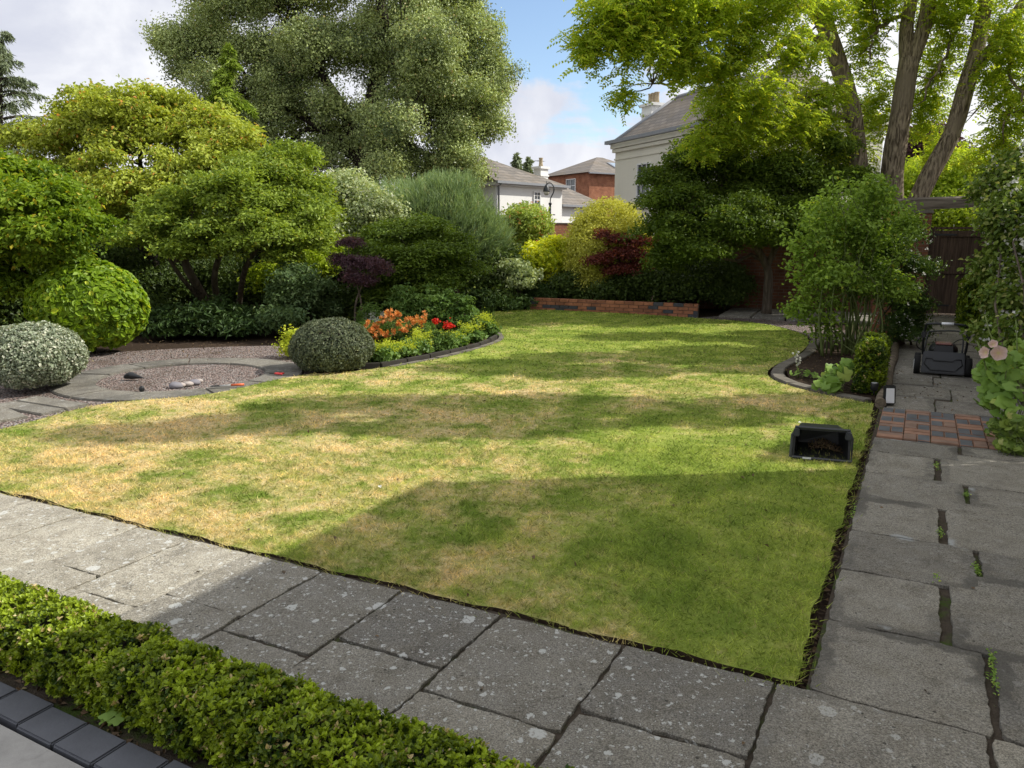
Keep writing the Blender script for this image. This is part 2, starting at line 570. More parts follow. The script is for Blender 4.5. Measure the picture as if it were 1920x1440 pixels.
def gravel_material():
    k = NT('pink_gravel')
    p = k.pos()
    d = k.n('TexVoronoi', {'Vector': p, 'Scale': 46.0})
    cc = k.n('TexVoronoi', {'Vector': p, 'Scale': 46.0}, out=1)
    r = k.n('SeparateColor', {0: cc})
    g2 = k.n('SeparateColor', {0: cc}, out=1)
    c = k.mix(r, (.23, .16, .14), (.54, .43, .38))
    c = k.mix(k.math('GREATER_THAN', g2, .75), c, (.44, .42, .40))
    c = k.mix(k.step(d, .35, .7), c, (.06, .045, .04))
    c = k.mix(k.step(k.noise(p, 1.2, 3.0), .5, .7), c, k.mix(.5, c, (.09, .06, .04)))
    return k.done(k.bsdf(c, .85, .2, k.bump(k.math('SUBTRACT', 1.0, d), 1.0, .03)))


def concrete_material():
    k = NT('pale_concrete')
    p = k.pos()
    a = k.noise(p, 5.0, 6.0, .65)
    g = k.noise(p, 220.0, 2.0)
    c = k.mix(k.step(a, .3, .75), (.30, .29, .27), (.42, .405, .38))
    c = k.mix(g, k.mix(1.0, c, (.86, .86, .86), 'MULTIPLY'), k.mix(1.0, c, (1.12, 1.12, 1.12), 'MULTIPLY'))
    st = k.step(k.noise(p, 2.0, 5.0, .7, dist=1.0), .58, .7)
    c = k.mix(k.math('MULTIPLY', st, .25), c, (.09, .085, .08))
    return k.done(k.bsdf(c, .8, .25, k.bump(g, .25, .004)))


def brick_material(name, c1, c2, mort, scale=1.0, dark=0.0):
    k = NT(name)
    o = k.obj()
    x = k.n('SeparateXYZ', {0: o})
    y = k.n('SeparateXYZ', {0: o}, out=1)
    z = k.n('SeparateXYZ', {0: o}, out=2)
    v = k.n('CombineXYZ', {0: k.math('ADD', x, y), 1: z, 2: 0.0})
    br = k.t.nodes.new('ShaderNodeTexBrick')
    k.t.links.new(v, br.inputs['Vector'])
    for nm, val in (('Color1', (*c1, 1)), ('Color2', (*c2, 1)), ('Mortar', (*mort, 1)), ('Scale', 1.0 * scale), ('Mortar Size', .006), ('Bias', 0.0), ('Brick Width', .225), ('Row Height', .075)):
        br.inputs[nm].default_value = val
    nz = k.noise(o, 2.0, 5.0, .65)
    c = k.mix(k.step(nz, .35, .75), br.outputs[0], k.mix(1.0, br.outputs[0], (.55, .52, .5), 'MULTIPLY'))
    return k.done(k.bsdf(c, .9, .15, k.bump(k.math('ADD', k.math('MULTIPLY', br.outputs[1], -1.0), k.math('MULTIPLY', k.noise(o, 40.0), .4)), .6, .012)))


def slate_material(name='roof_slate', c1=(.15, .135, .12), c2=(.24, .21, .185)):
    k = NT(name)
    o = k.obj()
    x = k.n('SeparateXYZ', {0: o})
    y = k.n('SeparateXYZ', {0: o}, out=1)
    z = k.n('SeparateXYZ', {0: o}, out=2)
    v = k.n('CombineXYZ', {0: k.math('ADD', x, k.math('MULTIPLY', y, .37)), 1: k.math('MULTIPLY', z, 1.0), 2: 0.0})
    br = k.t.nodes.new('ShaderNodeTexBrick')
    k.t.links.new(v, br.inputs['Vector'])
    for nm, val in (('Color1', (*c1, 1)), ('Color2', (*c2, 1)), ('Mortar', (.07, .065, .06, 1)), ('Scale', 1.0), ('Mortar Size', .012), ('Brick Width', .42), ('Row Height', .17)):
        br.inputs[nm].default_value = val
    nz = k.noise(o, .9, 5.0, .65)
    c = k.mix(k.step(nz, .4, .7), br.outputs[0], k.mix(.5, br.outputs[0], (.19, .15, .10)))
    return k.done(k.bsdf(c, .75, .3, k.bump(br.outputs[1], -.5, .02)))


def render_material(name, col, rough=.85, tone=.80):
    k = NT(name)
    o = k.obj()
    z = k.n('SeparateXYZ', {0: o}, out=2)
    a = k.noise(k.n('Mapping', {'Vector': o, 'Scale': (1.6, 1.6, .35)}), 1.0, 6.0, .65)
    g = k.noise(o, 30.0, 3.0)
    c = k.mix(k.step(a, .35, .8), col, tuple(x * tone for x in col))
    c = k.mix(k.math('MULTIPLY', g, .15), c, tuple(x * .7 for x in col))
    return k.done(k.bsdf(c, rough, .2, k.bump(g, .2, .01)))


def wood_material(name, dark, light, axis=2, sc_=18.0):
    k = NT(name)
    o = k.obj()
    s = [sc_, sc_, sc_]
    s[axis] = 1.2
    a = k.noise(k.n('Mapping', {'Vector': o, 'Scale': tuple(s)}), 1.0, 7.0, .65, dist=.5)
    c = k.mix(k.step(a, .3, .72), dark, light)
    return k.done(k.bsdf(c, .8, .2, k.bump(a, .7, .01)))


SOIL = soil_material()
LAWN = lawn_material()
BLADE = blade_material()
SLAB = slab_material()
GRAVEL = gravel_material()
CONC = concrete_material()
BRICK_WALL = brick_material('garden_brick', (.26, .115, .065), (.19, .085, .055), (.22, .18, .14))
BRICK_HOUSE = brick_material('house_brick', (.46, .19, .10), (.38, .15, .085), (.36, .27, .2))
SLATE = slate_material()
WHITE_R = render_material('white_render', (.86, .855, .83), tone=.92)
CREAM_R = render_material('cream_render', (.78, .745, .63), tone=.92)
BRICK_R = plain('red_brick', (.42, .18, .10), .9, .15, var=.28, scale=6, bump=.5)
BRICK_R2 = plain('dark_red_brick', (.31, .135, .08), .9, .15, var=.28, scale=6, bump=.5)
BRICK_B = plain('blue_brick', (.085, .085, .095), .7, .3, var=.25, scale=6, bump=.4)
BRICK_RB2 = plain('worn_brown_paver', (.24, .16, .12), .9, .15, var=.25, scale=7, bump=.5)
BRICK_RB = plain('worn_red_paver', (.30, .175, .12), .9, .15, var=.25, scale=7, bump=.5)
BRICK_BB = plain('worn_grey_paver', (.115, .12, .125), .85, .2, var=.25, scale=7, bump=.5)
MORTAR = plain('mortar', (.24, .21, .17), .95, .1, var=.2)
SLATE_B = plain('slate_block', (.095, .10, .115), .6, .4, var=.22, scale=5, bump=.35)
EDGE_ST = plain('edging_stone', (.16, .145, .12), .9, .15, var=.28, scale=5, bump=.6)
EDGE_DK = plain('dark_edging', (.055, .05, .043), .9, .15, var=.25, scale=6, bump=.5)
LEAD = plain('lead_grey', (.27, .28, .30), .6, .4, var=.12)
WHITE_P = plain('white_paint', (.78, .78, .76), .5, .4, var=.04)
POT = plain('chimney_pot', (.42, .34, .22), .85, .2, var=.15)
BLACK_M = plain('black_metal', (.012, .014, .015), .45, .5, var=.2)
BLACK_P = plain('black_plastic', (.016, .017, .019), .42, .5, var=.15, bump=.1)
GREY_P = plain('charcoal_plastic', (.035, .038, .043), .4, .5, var=.12, bump=.15)
RED_P = plain('dull_red_plastic', (.16, .05, .035), .4, .5, var=.1)
RUBBER = plain('tyre_rubber', (.02, .02, .02), .85, .2, var=.2)
SILVER = plain('silver_plastic', (.55, .56, .57), .4, .5, var=.06)
WHITE_PL = plain('white_plastic', (.75, .76, .78), .35, .5, var=.03)
GATE_W = wood_material('gate_wood', (.045, .03, .021), (.13, .088, .062), 2, 26)
BEAM_W = wood_material('weathered_beam', (.075, .062, .048), (.23, .195, .155), 0, 16)
EDGE_W = wood_material('edging_timber', (.09, .07, .05), (.22, .18, .13), 1, 20)
PANE = plain('window_glass', (.05, .06, .07), .08, .8, var=.1)
CLIP = plain('grass_clippings', (.13, .115, .05), .95, .1, var=.4, scale=40, bump=.9)
GREY_TR = plain('grey_trough', (.30, .31, .33), .55, .4, var=.08)
STONE_W = plain('pale_cobble', (.42, .37, .34), .8, .25, var=.2, scale=8)
STONE_G = plain('grey_cobble', (.22, .21, .23), .8, .25, var=.2, scale=8)
ORANGE_P = plain('orange_plastic', (.65, .12, .03), .4, .5, var=.05)
REDTOOL = plain('red_plastic', (.5, .03, .03), .4, .5, var=.05)
LAMP_GL = plain('lamp_glass', (.62, .58, .45), .2, .5, var=.05)

# ------------------------------------------------------------------ world, sun, camera
w = bpy.data.worlds.new('World')
sc.world = w
w.use_nodes = True
nt = w.node_tree
nt.nodes.clear()


def wn(typ, ins=None, out=0, **kw):
    nd = nt.nodes.new('ShaderNode' + typ)
    for a, b in kw.items():
        setattr(nd, a, b)
    for a, b in (ins or {}).items():
        if isinstance(b, bpy.types.NodeSocket):
            nt.links.new(b, nd.inputs[a])
        else:
            nd.inputs[a].default_value = b
    return nd.outputs[out]


def wmix(f, a, b):
    nd = nt.nodes.new('ShaderNodeMix')
    nd.data_type = 'RGBA'
    for i, x in ((0, f), (6, a), (7, b)):
        if isinstance(x, bpy.types.NodeSocket):
            nt.links.new(x, nd.inputs[i])
        else:
            nd.inputs[i].default_value = x
    return nd.outputs[2]


sky = wn('TexSky', sky_type='NISHITA', sun_disc=False, sun_elevation=SUN_EL, sun_rotation=SUN_AZ, air_density=1.0, dust_density=.6, ozone_density=1.6)
g = wn('TexCoord')
dz = wn('SeparateXYZ', {0: g}, out=2)
dzc = wn('Math', {0: dz, 1: .16}, operation='ADD')
dzc = wn('Math', {0: dzc, 1: .05}, operation='MAXIMUM')
pr = wn('VectorMath', {0: g, 1: wn('CombineXYZ', {0: dzc, 1: dzc, 2: dzc})}, operation='DIVIDE')
warp = wn('TexNoise', {'Vector': pr, 'Scale': 1.1, 'Detail': 8.0, 'Roughness': .58, 'Distortion': .25})
puff = wn('TexNoise', {'Vector': g, 'Scale': 7.0, 'Detail': 9.0, 'Roughness': .6, 'Distortion': .3})
# clear patch of sky, high above the cottage
d1 = ray(1140, -110)
d1 = d1 / np.linalg.norm(d1)
dot = wn('VectorMath', {0: g, 1: tuple(d1)}, out=1, operation='DOT_PRODUCT')
hole = wn('MapRange', {0: dot, 1: .962, 2: .994, 3: 0.0, 4: 1.0}, interpolation_type='SMOOTHSTEP')
cov = wn('Math', {0: wn('Math', {0: warp, 1: .55}, operation='MULTIPLY'), 1: wn('Math', {0: puff, 1: .45}, operation='MULTIPLY')}, operation='ADD')
cov = wn('Math', {0: cov, 1: wn('Math', {0: hole, 1: .205}, operation='MULTIPLY')}, operation='SUBTRACT')
mask = wn('MapRange', {0: cov, 1: .295, 2: .385, 3: 0.0, 4: 1.0}, interpolation_type='SMOOTHSTEP')
shade = wn('TexNoise', {'Vector': g, 'Scale': 3.6, 'Detail': 7.0, 'Roughness': .55, 'Distortion': .5})
shade = wn('MapRange', {0: shade, 1: .36, 2: .62, 3: 0.0, 4: 1.0}, interpolation_type='SMOOTHSTEP')
ccol = wmix(shade, (4.6, 4.8, 5.55, 1), (7.3, 7.35, 7.5, 1))
skyb = wn('VectorMath', {0: sky, 'Scale': 1.25}, operation='SCALE')
col = wmix(mask, skyb, ccol)
bg = wn('Background', {0: col, 1: .15})
nt.links.new(bg, nt.nodes.new('ShaderNodeOutputWorld').inputs[0])

sd = Vector((math.sin(SUN_AZ) * math.cos(SUN_EL), math.cos(SUN_AZ) * math.cos(SUN_EL), math.sin(SUN_EL)))
sl = bpy.data.lights.new('sun', 'SUN')
sl.energy = 5.0
sl.angle = R(.42)
sl.color = (1.0, .955, .86)
so = bpy.data.objects.new('sun', sl)
COL.objects.link(so)
so.rotation_euler = (-sd).to_track_quat('-Z', 'Y').to_euler()
so.location = (30, 10, 40)

cd = bpy.data.cameras.new('camera')
cd.sensor_width = 36
cd.lens = 36 * FPX / 1920
cd.clip_end = 3000
cd.clip_start = .05
co = bpy.data.objects.new('camera', cd)
COL.objects.link(co)
co.location = (0, 0, EYE)
co.rotation_euler = (math.pi / 2 - PITCH, 0, 0)
sc.camera = co
sc.view_settings.view_transform = 'Standard'
sc.view_settings.look = 'None'
sc.view_settings.exposure = 0
sc.cycles.max_bounces = 6
sc.cycles.diffuse_bounces = 3
sc.cycles.glossy_bounces = 2
sc.cycles.transmission_bounces = 4
sc.cycles.use_denoising = True

# ------------------------------------------------------------------ the ground
mb = MB()
mb.add([(-900, -200, -.07), (900, -200, -.07), (900, 1500, -.07), (-900, 1500, -.07)], [(0, 1, 2, 3)])
struct(mb.build('ground', SOIL))


def sheet(name, pts, z, mat, skirt=.06, side=None):
    """flat sheet with a skirt, outline pts counter-clockwise or not"""
    pts = [tuple(p[:2]) for p in pts]
    bm = bmesh.new()
    vs = [bm.verts.new((x, y, z)) for x, y in pts]
    f = bm.faces.new(vs)
    f.normal_update()
    if f.normal.z < 0:
        f.normal_flip()
    r = bmesh.ops.extrude_edge_only(bm, edges=list(bm.edges))
    if side:
        for q in bm.faces:
            if q is not f:
                q.material_index = 1
    for v in r['geom']:
        if isinstance(v, bmesh.types.BMVert):
            v.co.z -= skirt
    bmesh.ops.triangulate(bm, faces=[f])
    me = bpy.data.meshes.new(name)
    bm.to_mesh(me)
    bm.free()
    me.materials.append(mat)
    if side:
        me.materials.append(side)
    o = bpy.data.objects.new(name, me)
    COL.objects.link(o)
    return struct(o)


def ring_pts(c, r, n=48, a0=0, a1=2 * math.pi):
    t = np.linspace(a0, a1, n, endpoint=(abs(a1 - a0) < 6.28))
    return np.stack([c[0] + r * np.cos(t), c[1] + r * np.sin(t), np.zeros(n)], 1)


def edge_u(v):
    return -.012 + .030 * min(v, 0)


rs = np.random.default_rng(11)
# lawn outline
front = [uv(edge_u(v) + .045 + .012 * math.sin(v * 9) + .008 * math.sin(v * 23), v) for v in np.linspace(-.07, -6.3, 60)]
left = smooth_path([(-5.0, 5.95, 0), (-4.56, 6.58, 0), (-4.18, 7.62, 0), (-3.29, 8.12, 0), (-2.64, 9.22, 0), (-1.8, 9.70, 0), (-.85, 10.83, 0), (-.22, 12.29, 0), (-.20, 13.31, 0), (-.45, 15.4, 0),
                    (-.42, 17.3, 0)], 5)
far = smooth_path([(-.42, 17.3, 0), (.49, 17.62, 0), (2.3, 16.9, 0), (3.8, 15.85, 0), (4.83, 14.9, 0), (5.06, 13.4, 0), (4.82, 12.3, 0), (4.21, 11.04, 0), (3.36, 9.76, 0), (3.12, 8.95, 0), (3.33, 8.2, 0),
                   (3.70, 7.62, 0)], 5)
right = [uv(u, -.026 + .010 * math.sin(u * 7) + .008 * math.sin(u * 17)) for u in np.linspace(5.2, .03, 40)]
LAWN_OUT = np.vstack([front, left, far[1:], right])
sheet('lawn', LAWN_OUT, 0.0, LAWN, .06, SOIL)


def inside(P, poly):
    x, y = P[:, 0], P[:, 1]
    r = np.zeros(len(P), bool)
    n = len(poly)
    for i in range(n):
        x0, y0 = poly[i][:2]
        x1, y1 = poly[(i + 1) % n][:2]
        if y0 == y1:
            continue
        c = ((y0 > y) != (y1 > y)) & (x < (x1 - x0) * (y - y0) / (y1 - y0) + x0)
        r ^= c
    return r


def grass():
    rng = np.random.default_rng(5)
    mb = MB()
    for (y0, y1, dens, L, W) in ((2.0, 4.2, 9000, .040, .0046), (4.2, 6.0, 5200, .038, .0065), (6.0, 9.0, 2300, .034, .010), (9.0, 18.0, 800, .036, .017)):
        xs = (-5.2, 5.2)
        n = int((xs[1] - xs[0]) * (y1 - y0) * dens)
        P = np.stack([rng.uniform(*xs, n), rng.uniform(y0, y1, n), np.zeros(n)], 1)
        vis = np.abs(P[:, 0]) < (P[:, 1] * .72 + .8)
        P = P[vis]
        P = P[inside(P, LAWN_OUT)]
        n = len(P)
        Nn = nrm(rng.normal(size=(n, 3)) * np.array([1, 1, .2]))
        D = nrm(rng.normal(size=(n, 3)) * np.array([1.0, 1.0, .1]) + np.array([0, 0, .8]))
        Nn = nrm(Nn - D * np.sum(Nn * D, -1, keepdims=True))
        t = tints(n, rng, .5, .30, .10)
        t[:, 0] = np.clip(t[:, 0] + .28 * wav(P * 17, 4.0) + .2 * wav(P * 6, 5.0), 0, 1)
        s = (.55 + .8 * rng.random(n)) * (1 + .25 * wav(P * 2.2, 3.0))
        leaves(mb, P - np.array([0, 0, .004]), Nn, D, L * s, W, t, 0, 3)
    # longer fringe at the edges
    for path, inn, nf in ((np.array(front), U, 130), (np.array(right), -V, 120)):
        q = np.repeat(path, nf, axis=0) + rng.normal(size=(len(path) * nf, 3)) * np.array([.05, .05, 0]) + inn * .035
        kp = rng.random(len(q)) < .5 + .5 * wav(q * 8, 2.0)
        q = q[kp]
        q += inn * np.abs(rng.normal(size=(len(q), 1))) * .025
        q[:, 2] = -.012
        D = nrm(rng.normal(size=q.shape) * np.array([.6, .6, .1]) + np.array([0, 0, .75]) - inn * .35)
        Nn = nrm(np.cross(D, rng.normal(size=q.shape)))
        leaves(mb, q, Nn, D, .045 * (.5 + .9 * rng.random(len(q))), .004, tints(len(q), rng, .5, .2, .12), 0, 3)
    o = mb.build('grass', BLADE)
    tag(o, 'mown lawn grass, green with straw coloured dry patches', 'grass', kind='stuff')


grass()


# ------------------------------------------------------------------ paving
def slab(mb, u0, u1, v0, v1, rng, gap=.010, wet=0.0, step=.03, z0=0.0, tone=None, shear=True):
    u0, u1, v0, v1 = u0 + gap, u1 - gap, v0 + gap, v1 - gap
    nu = max(4, int((u1 - u0) / step))
    nv = max(4, int((v1 - v0) / step))

    def spaced(a, b, n):
        t = np.linspace(0, 1, n + 1)
        e = .007 / (b - a)
        return a + (b - a) * np.concatenate([[0, e * .4], t[1:-1], [1 - e * .4, 1]])
    us, vs = spaced(u0, u1, nu), spaced(v0, v1, nv)
    gu, gv = np.meshgrid(us, vs, indexing='ij')
    du = np.minimum(gu - u0, u1 - gu)
    dv = np.minimum(gv - v0, v1 - gv)
    d = np.minimum(du, dv)
    s = rng.random() * 50
    q = np.stack([gu, gv, np.full_like(gu, s)], -1)
    ju = .006 * wav(q * 7, 1) + .005 * wav(q * 31, 2) + .003 * wav(q * 71, 3)
    jv = .006 * wav(q * 7 + 5, 3) + .005 * wav(q * 31 + 3, 4) + .003 * wav(q * 71 + 3, 5)
    # rounded corners
    cr = .018
    cu, cv = np.clip(cr - du, 0, cr), np.clip(cr - dv, 0, cr)
    pull = np.maximum(0, np.sqrt(cu ** 2 + cv ** 2) - cr)
    cenu, cenv = (u0 + u1) / 2, (v0 + v1) / 2
    uu = gu + ju + np.sign(cenu - gu) * pull * .7
    vv = gv + jv + np.sign(cenv - gv) * pull * .7
    z = z0 - .004 * np.exp(-d / .004) + .0022 * wav(q * 7, 5) + rng.normal() * .0025 + (gu - cenu) * rng.normal() * .006 + (gv - cenv) * rng.normal() * .006
    if shear:
        uu = uu + .030 * np.minimum(vv, 0)
    P = O + uu[..., None] * U + vv[..., None] * V
    P[..., 2] = z
    n0, n1 = gu.shape
    idx = np.arange(n0 * n1).reshape(n0, n1)
    f = np.stack([idx[:-1, :-1], idx[1:, :-1], idx[1:, 1:], idx[:-1, 1:]], -1).reshape(-1, 4)[:, ::-1]
    tn = rng.uniform(.2, .9) if tone is None else tone
    T = np.zeros((n0 * n1, 4), np.float32)
    T[:, 0] = tn
    T[:, 1] = np.clip(d.ravel() / .16, 0, 1)
    T[:, 2] = wet
    T[:, 3] = 1
    rim = np.concatenate([idx[:, 0], idx[-1, 1:], idx[-2::-1, -1], idx[0, -2:0:-1]])
    low = P.reshape(-1, 3)[rim].copy()
    low[:, 2] = -.068
    vs_ = np.vstack([P.reshape(-1, 3), low])
    m = len(rim)
    b = n0 * n1
    sk = np.array([[rim[i], rim[(i + 1) % m], b + (i + 1) % m, b + i] for i in range(m)])
    mb.add(vs_, [f, sk] if False else np.vstack([f, sk]), 0, np.vstack([T, np.tile([tn * .3, 0, wet, 1], (m, 1))]), False)


rng = np.random.default_rng(3)
mb = MB()
vb = [-.09, -.70, -1.28, -1.82, -2.32, -2.82, -3.28, -3.70, -4.2, -4.72, -5.2, -5.75, -6.3, -6.9]
low = [-.51, -.66, -.50, -.66, -.54, -.69, -.55, -.77, -.56, -.66, -.52, -.6, -.6]
for i in range(len(vb) - 1):
    v1, v0 = vb[i], vb[i + 1]
    g_ = .0075 if v1 > -2.0 else .003
    slab(mb, low[i], -.0, v0, v1, rng, g_, 0, tone=rng.uniform(.0, .42) if v1 > -2.4 else rng.uniform(.6, .95))  # sun on the left slabs, shade on the rest, put into the tone
    l2 = low[i] - (.62 if low[i] > -.6 else .5)
    slab(mb, l2, low[i], v0, v1, rng, g_, 0, tone=rng.uniform(.0, .42) if v1 > -2.4 else rng.uniform(.6, .95))
# where the patio meets the path and on to the right
slab(mb, -.60, 0, -.09, .62, rng, .009, .5, tone=.25)
slab(mb, -1.12, -.60, -.09, .40, rng, .009, .4)
slab(mb, -1.12, -.60, .40, 1.0, rng, .009, .6)
slab(mb, -.60, 0, .62, 1.25, rng, .008, .9)
slab(mb, -.60, 0, 1.25, 1.9, rng, .008, .9)
slab(mb, -1.12, -.6, 1.0, 1.9, rng, .008, .9)
struct(mb.build('patio', SLAB))

mb = MB()
ub = [0, .62, 1.225, 1.81, 2.46, 3.08, 3.70, 4.21]
wj = [.64, .49, .66, .50, .66, .49, .66]
for i in range(7):
    slab(mb, ub[i], ub[i + 1], .03, wj[i], rng, .007, 1.0, shear=False, tone=rng.uniform(.05, .42))
    sh = .015 if i % 2 else 0
    off = .22 if i % 2 == 0 and i else .0
    slab(mb, ub[i] + off - .02 * i % .05, ub[i + 1] + (.22 if (i + 1) % 2 == 0 and i < 6 else (.0 if i < 6 else 0)), wj[i] + .018 + sh, 1.38, rng, .007, 1.0, shear=False, tone=rng.uniform(.0, .4))
# beyond the brick band, up to the gate
u = 5.5
while u < 16.0:
    s_ = rng.uniform(.55, .75)
    m_ = rng.uniform(.45, .75)
    slab(mb, u, u + s_, .07, m_, rng, .007, .6, .06, shear=False, tone=rng.uniform(.1, .4))
    slab(mb, u - .1 if u > 5.6 else u, u + s_ - .1, m_, 1.3, rng, .007, .6, .06, shear=False, tone=rng.uniform(.1, .4))
    u += s_
struct(mb.build('garden_path', SLAB))

# bedding under all slabs
bed = [uv(-1.5, -7), uv(-1.5, 2.2), uv(0, 2.2), uv(.0, 1.45), uv(16.2, 1.45), uv(16.2, .02), uv(0, .02), uv(-.02, -7)]
def joint_material():
    k = NT('joint_grit')
    p = k.pos()
    a = k.noise(p, 26.0, 5.0, .7)
    c = k.mix(a, (.02, .016, .012), (.13, .105, .08))
    c = k.mix(k.math('MULTIPLY', k.step(k.noise(p, 2.6, 4.0, .6), .50, .60), k.step(a, .35, .55)), c, (.055, .085, .018))
    return k.done(k.bsdf(c, .95, .1, k.bump(a, 1.0, .02)))


sheet('joint_sand', bed, -.017, joint_material(), .02)

# block band across the path
mb = MB()
bw, bl = .103, .208
u = 4.235
row = 0
while u < 5.42:
    v = .05
    k = row % 2
    while v < 1.36:
        m1 = 0 if (k + (rng.random() < .12)) % 2 == 0 else 1
        if k % 2 == 0:      # two bricks lying across
            for q in (0, 1):
                if u + bw * q < 5.45:
                    c = uv(u + bw * (q + .5), v + bl / 2, -.035 + rng.normal() * .002)
                    box(mb, c, (bl - .005, bw - .005, .075), 0 if rng.random() < .45 else (2 if rng.random() < .6 else 1), ex=V, ey=U)
        else:               # two bricks lying along
            for q in (0, 1):
                c = uv(u + bl / 2, v + bw * (q + .5), -.035 + rng.normal() * .002)
                box(mb, c, (bw - .005, bl - .005, .075), 1 if rng.random() < .8 else 2, ex=V, ey=U)
        v += bl
        k += 1
    u += bl
    row += 1
struct(mb.build('block_paving', [BRICK_RB, BRICK_BB, BRICK_RB2], bevel=.005))

# terrace at the back door
sheet('terrace', [uv(-1.575, -9), uv(-1.575, 1.0), uv(-6, 1.0), uv(-6, -9)], .004, CONC)
mb = MB()
v = -6.0
while v < .2:
    l = .212
    box(mb, uv(-1.49 + .004 * rng.normal(), v + l / 2, -.028 + rng.normal() * .0015), (l - .008, .135, .075), 0, ex=V, ey=U)
    v += l
struct(mb.build('block_kerb', [SLATE_B], bevel=.006))
sheet('hedge_bed', [uv(-1.41, -8), uv(-1.41, .5), uv(-1.10, .5), uv(-1.10, -8)], -.02, SOIL, .05)

# left gravel, stone ring and path
GC = np.array([-4.05, 9.25, 0])
gl = smooth_path([(-12, 4, 0), (-4.9, 6.2, 0), (-4.45, 7.4, 0), (-3.4, 8.2, 0), (-2.55, 9.5, 0), (-2.7, 11.2, 0), (-3.6, 12.0, 0), (-6.0, 11.3, 0), (-8.5, 9.5, 0), (-12.5, 7.5, 0)], 5)
sheet('gravel_bed', gl, -.028, GRAVEL, .03)
mb = MB()


def ring_stone(mb, c, r0, r1, a0, a1, z, tone, n=8):
    t = np.linspace(a0 + .006, a1 - .006, n)
    vs = []
    for rr in (r0, r1):
        for a in t:
            vs.append((c[0] + rr * math.cos(a), c[1] + rr * math.sin(a), z))
    for rr in (r0 - .008, r1 + .008):
        for a in t:
            vs.append((c[0] + rr * math.cos(a), c[1] + rr * math.sin(a), z - .06))
    f = []
    for i in range(n - 1):
        f.append((i, n + i, n + i + 1, i + 1))
        f.append((2 * n + i, i, i + 1, 2 * n + i + 1))
        f.append((n + i, 3 * n + i, 3 * n + i + 1, n + i + 1))
    f.append((0, 2 * n, 3 * n, n))
    f.append((n - 1, 2 * n - 1, 4 * n - 1, 3 * n - 1))
    mb.add(vs, f, 0, (tone, .22, .9, 1))  # low tone and strong damp value paint the ring's shade into its colour


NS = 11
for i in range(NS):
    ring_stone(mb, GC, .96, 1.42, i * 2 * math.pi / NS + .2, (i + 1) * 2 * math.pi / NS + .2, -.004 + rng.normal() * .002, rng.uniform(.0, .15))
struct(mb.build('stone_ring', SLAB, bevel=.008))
mb = MB()
pp = smooth_path([(-9.5, 4.2, 0), (-6.9, 5.75, 0), (-5.2, 7.1, 0), (-4.72, 7.85, 0)], 3)
for i in range(len(pp) - 1):
    d_ = nrm((pp[i + 1] - pp[i])[None])[0]
    s_ = np.array([-d_[1], d_[0], 0])
    a, b = pp[i] + d_ * .008, pp[i + 1] - d_ * .008
    vs = [a - s_ * .42, b - s_ * .42, b + s_ * .42, a + s_ * .42]
    z = -.004 + rng.normal() * .003
    v_ = [(p[0], p[1], z) for p in vs] + [(p[0], p[1], -.065) for p in vs]
    mb.add(v_, [(0, 1, 2, 3), (0, 4, 5, 1), (1, 5, 6, 2), (2, 6, 7, 3), (3, 7, 4, 0)], 0, (rng.uniform(.0, .3), .25, .7, 1))
struct(mb.build('stone_path', SLAB, bevel=.008))

# far right corner: stone path and gravel beyond the lawn
fr = smooth_path([(3.9, 16.1, 0), (4.95, 15.0, 0), (5.2, 13.5, 0), (4.95, 12.3, 0), (5.5, 12.2, 0), (6.1, 13.6, 0), (5.9, 15.0, 0), (4.6, 16.6, 0)], 4)
sheet('gravel_strip', fr, -.028, GRAVEL, .03)
mb = MB()
for i in range(5):
    a = np.array([4.9 + i * .62, 16.55 - i * .62 * .45, 0])
    box(mb, (a[0], a[1], -.02), (.64, 1.0, .07), 0, rz=R(-24), tint=(rng.uniform(.1, .5), 1, 0, 1))
    box(mb, (a[0] + .42, a[1] + .93, -.02), (.64, .82, .07), 0, rz=R(-24), tint=(rng.uniform(.1, .5), 1, 0, 1))
struct(mb.build('side_path', SLAB, bevel=.008))


# ------------------------------------------------------------------ bed edgings
def edging(name, label, pts, mat, wdt, h, seg, z0=-.06):
    P = smooth_path(pts, 10)
    dd = np.concatenate([[0], np.cumsum(np.linalg.norm(np.diff(P, axis=0), axis=1))])
    mb = MB()
    n = int(dd[-1] / seg)
    rg = np.random.default_rng(len(label))
    for i in range(n):
        a = np.array([np.interp(i * seg, dd, P[:, k]) for k in range(3)])
        b = np.array([np.interp((i + 1) * seg, dd, P[:, k]) for k in range(3)])
        t = nrm((b - a)[None])[0]
        s_ = np.array([-t[1], t[0], 0])
        box(mb, (a + b) / 2 + np.array([0, 0, (h + z0) / 2 + rg.normal() * .004]), (np.linalg.norm(b - a) * .985, wdt, h - z0), 0, ex=t, ey=s_)
    o = mb.build(name, mat, bevel=.008)
    return tag(o, label, 'edging')


edging('bed_edging', 'dark low edging curving round the orange flower bed', [(-2.1, 9.78, 0), (-1.8, 9.80, 0), (-.92, 10.95, 0), (-.33, 12.3, 0), (-.30, 13.3, 0), (-.56, 15.4, 0)], EDGE_DK, .06, .055, .45)
edging('mowing_edge', 'flat pale mowing strip outside the dark edging of the flower bed', [(-1.6, 9.85, 0), (-.86, 10.87, 0), (-.24, 12.29, 0), (-.22, 13.31, 0), (-.47, 15.3, 0)], EDGE_ST, .09, .012, .3)
edging('stone_edging', 'grey stone edging round the rose bed on the lawn side', [(4.95, 12.35, 0), (4.33, 11.05, 0), (3.48, 9.76, 0), (3.24, 8.97, 0), (3.44, 8.27, 0), (3.83, 7.68, 0)], EDGE_ST, .15, .012, .34)
mb = MB()
tube(mb, [uv(u_, .03 + .01 * math.sin(u_ * 3), .02) for u_ in np.linspace(5.55, 10.5, 16)], .055, 8)
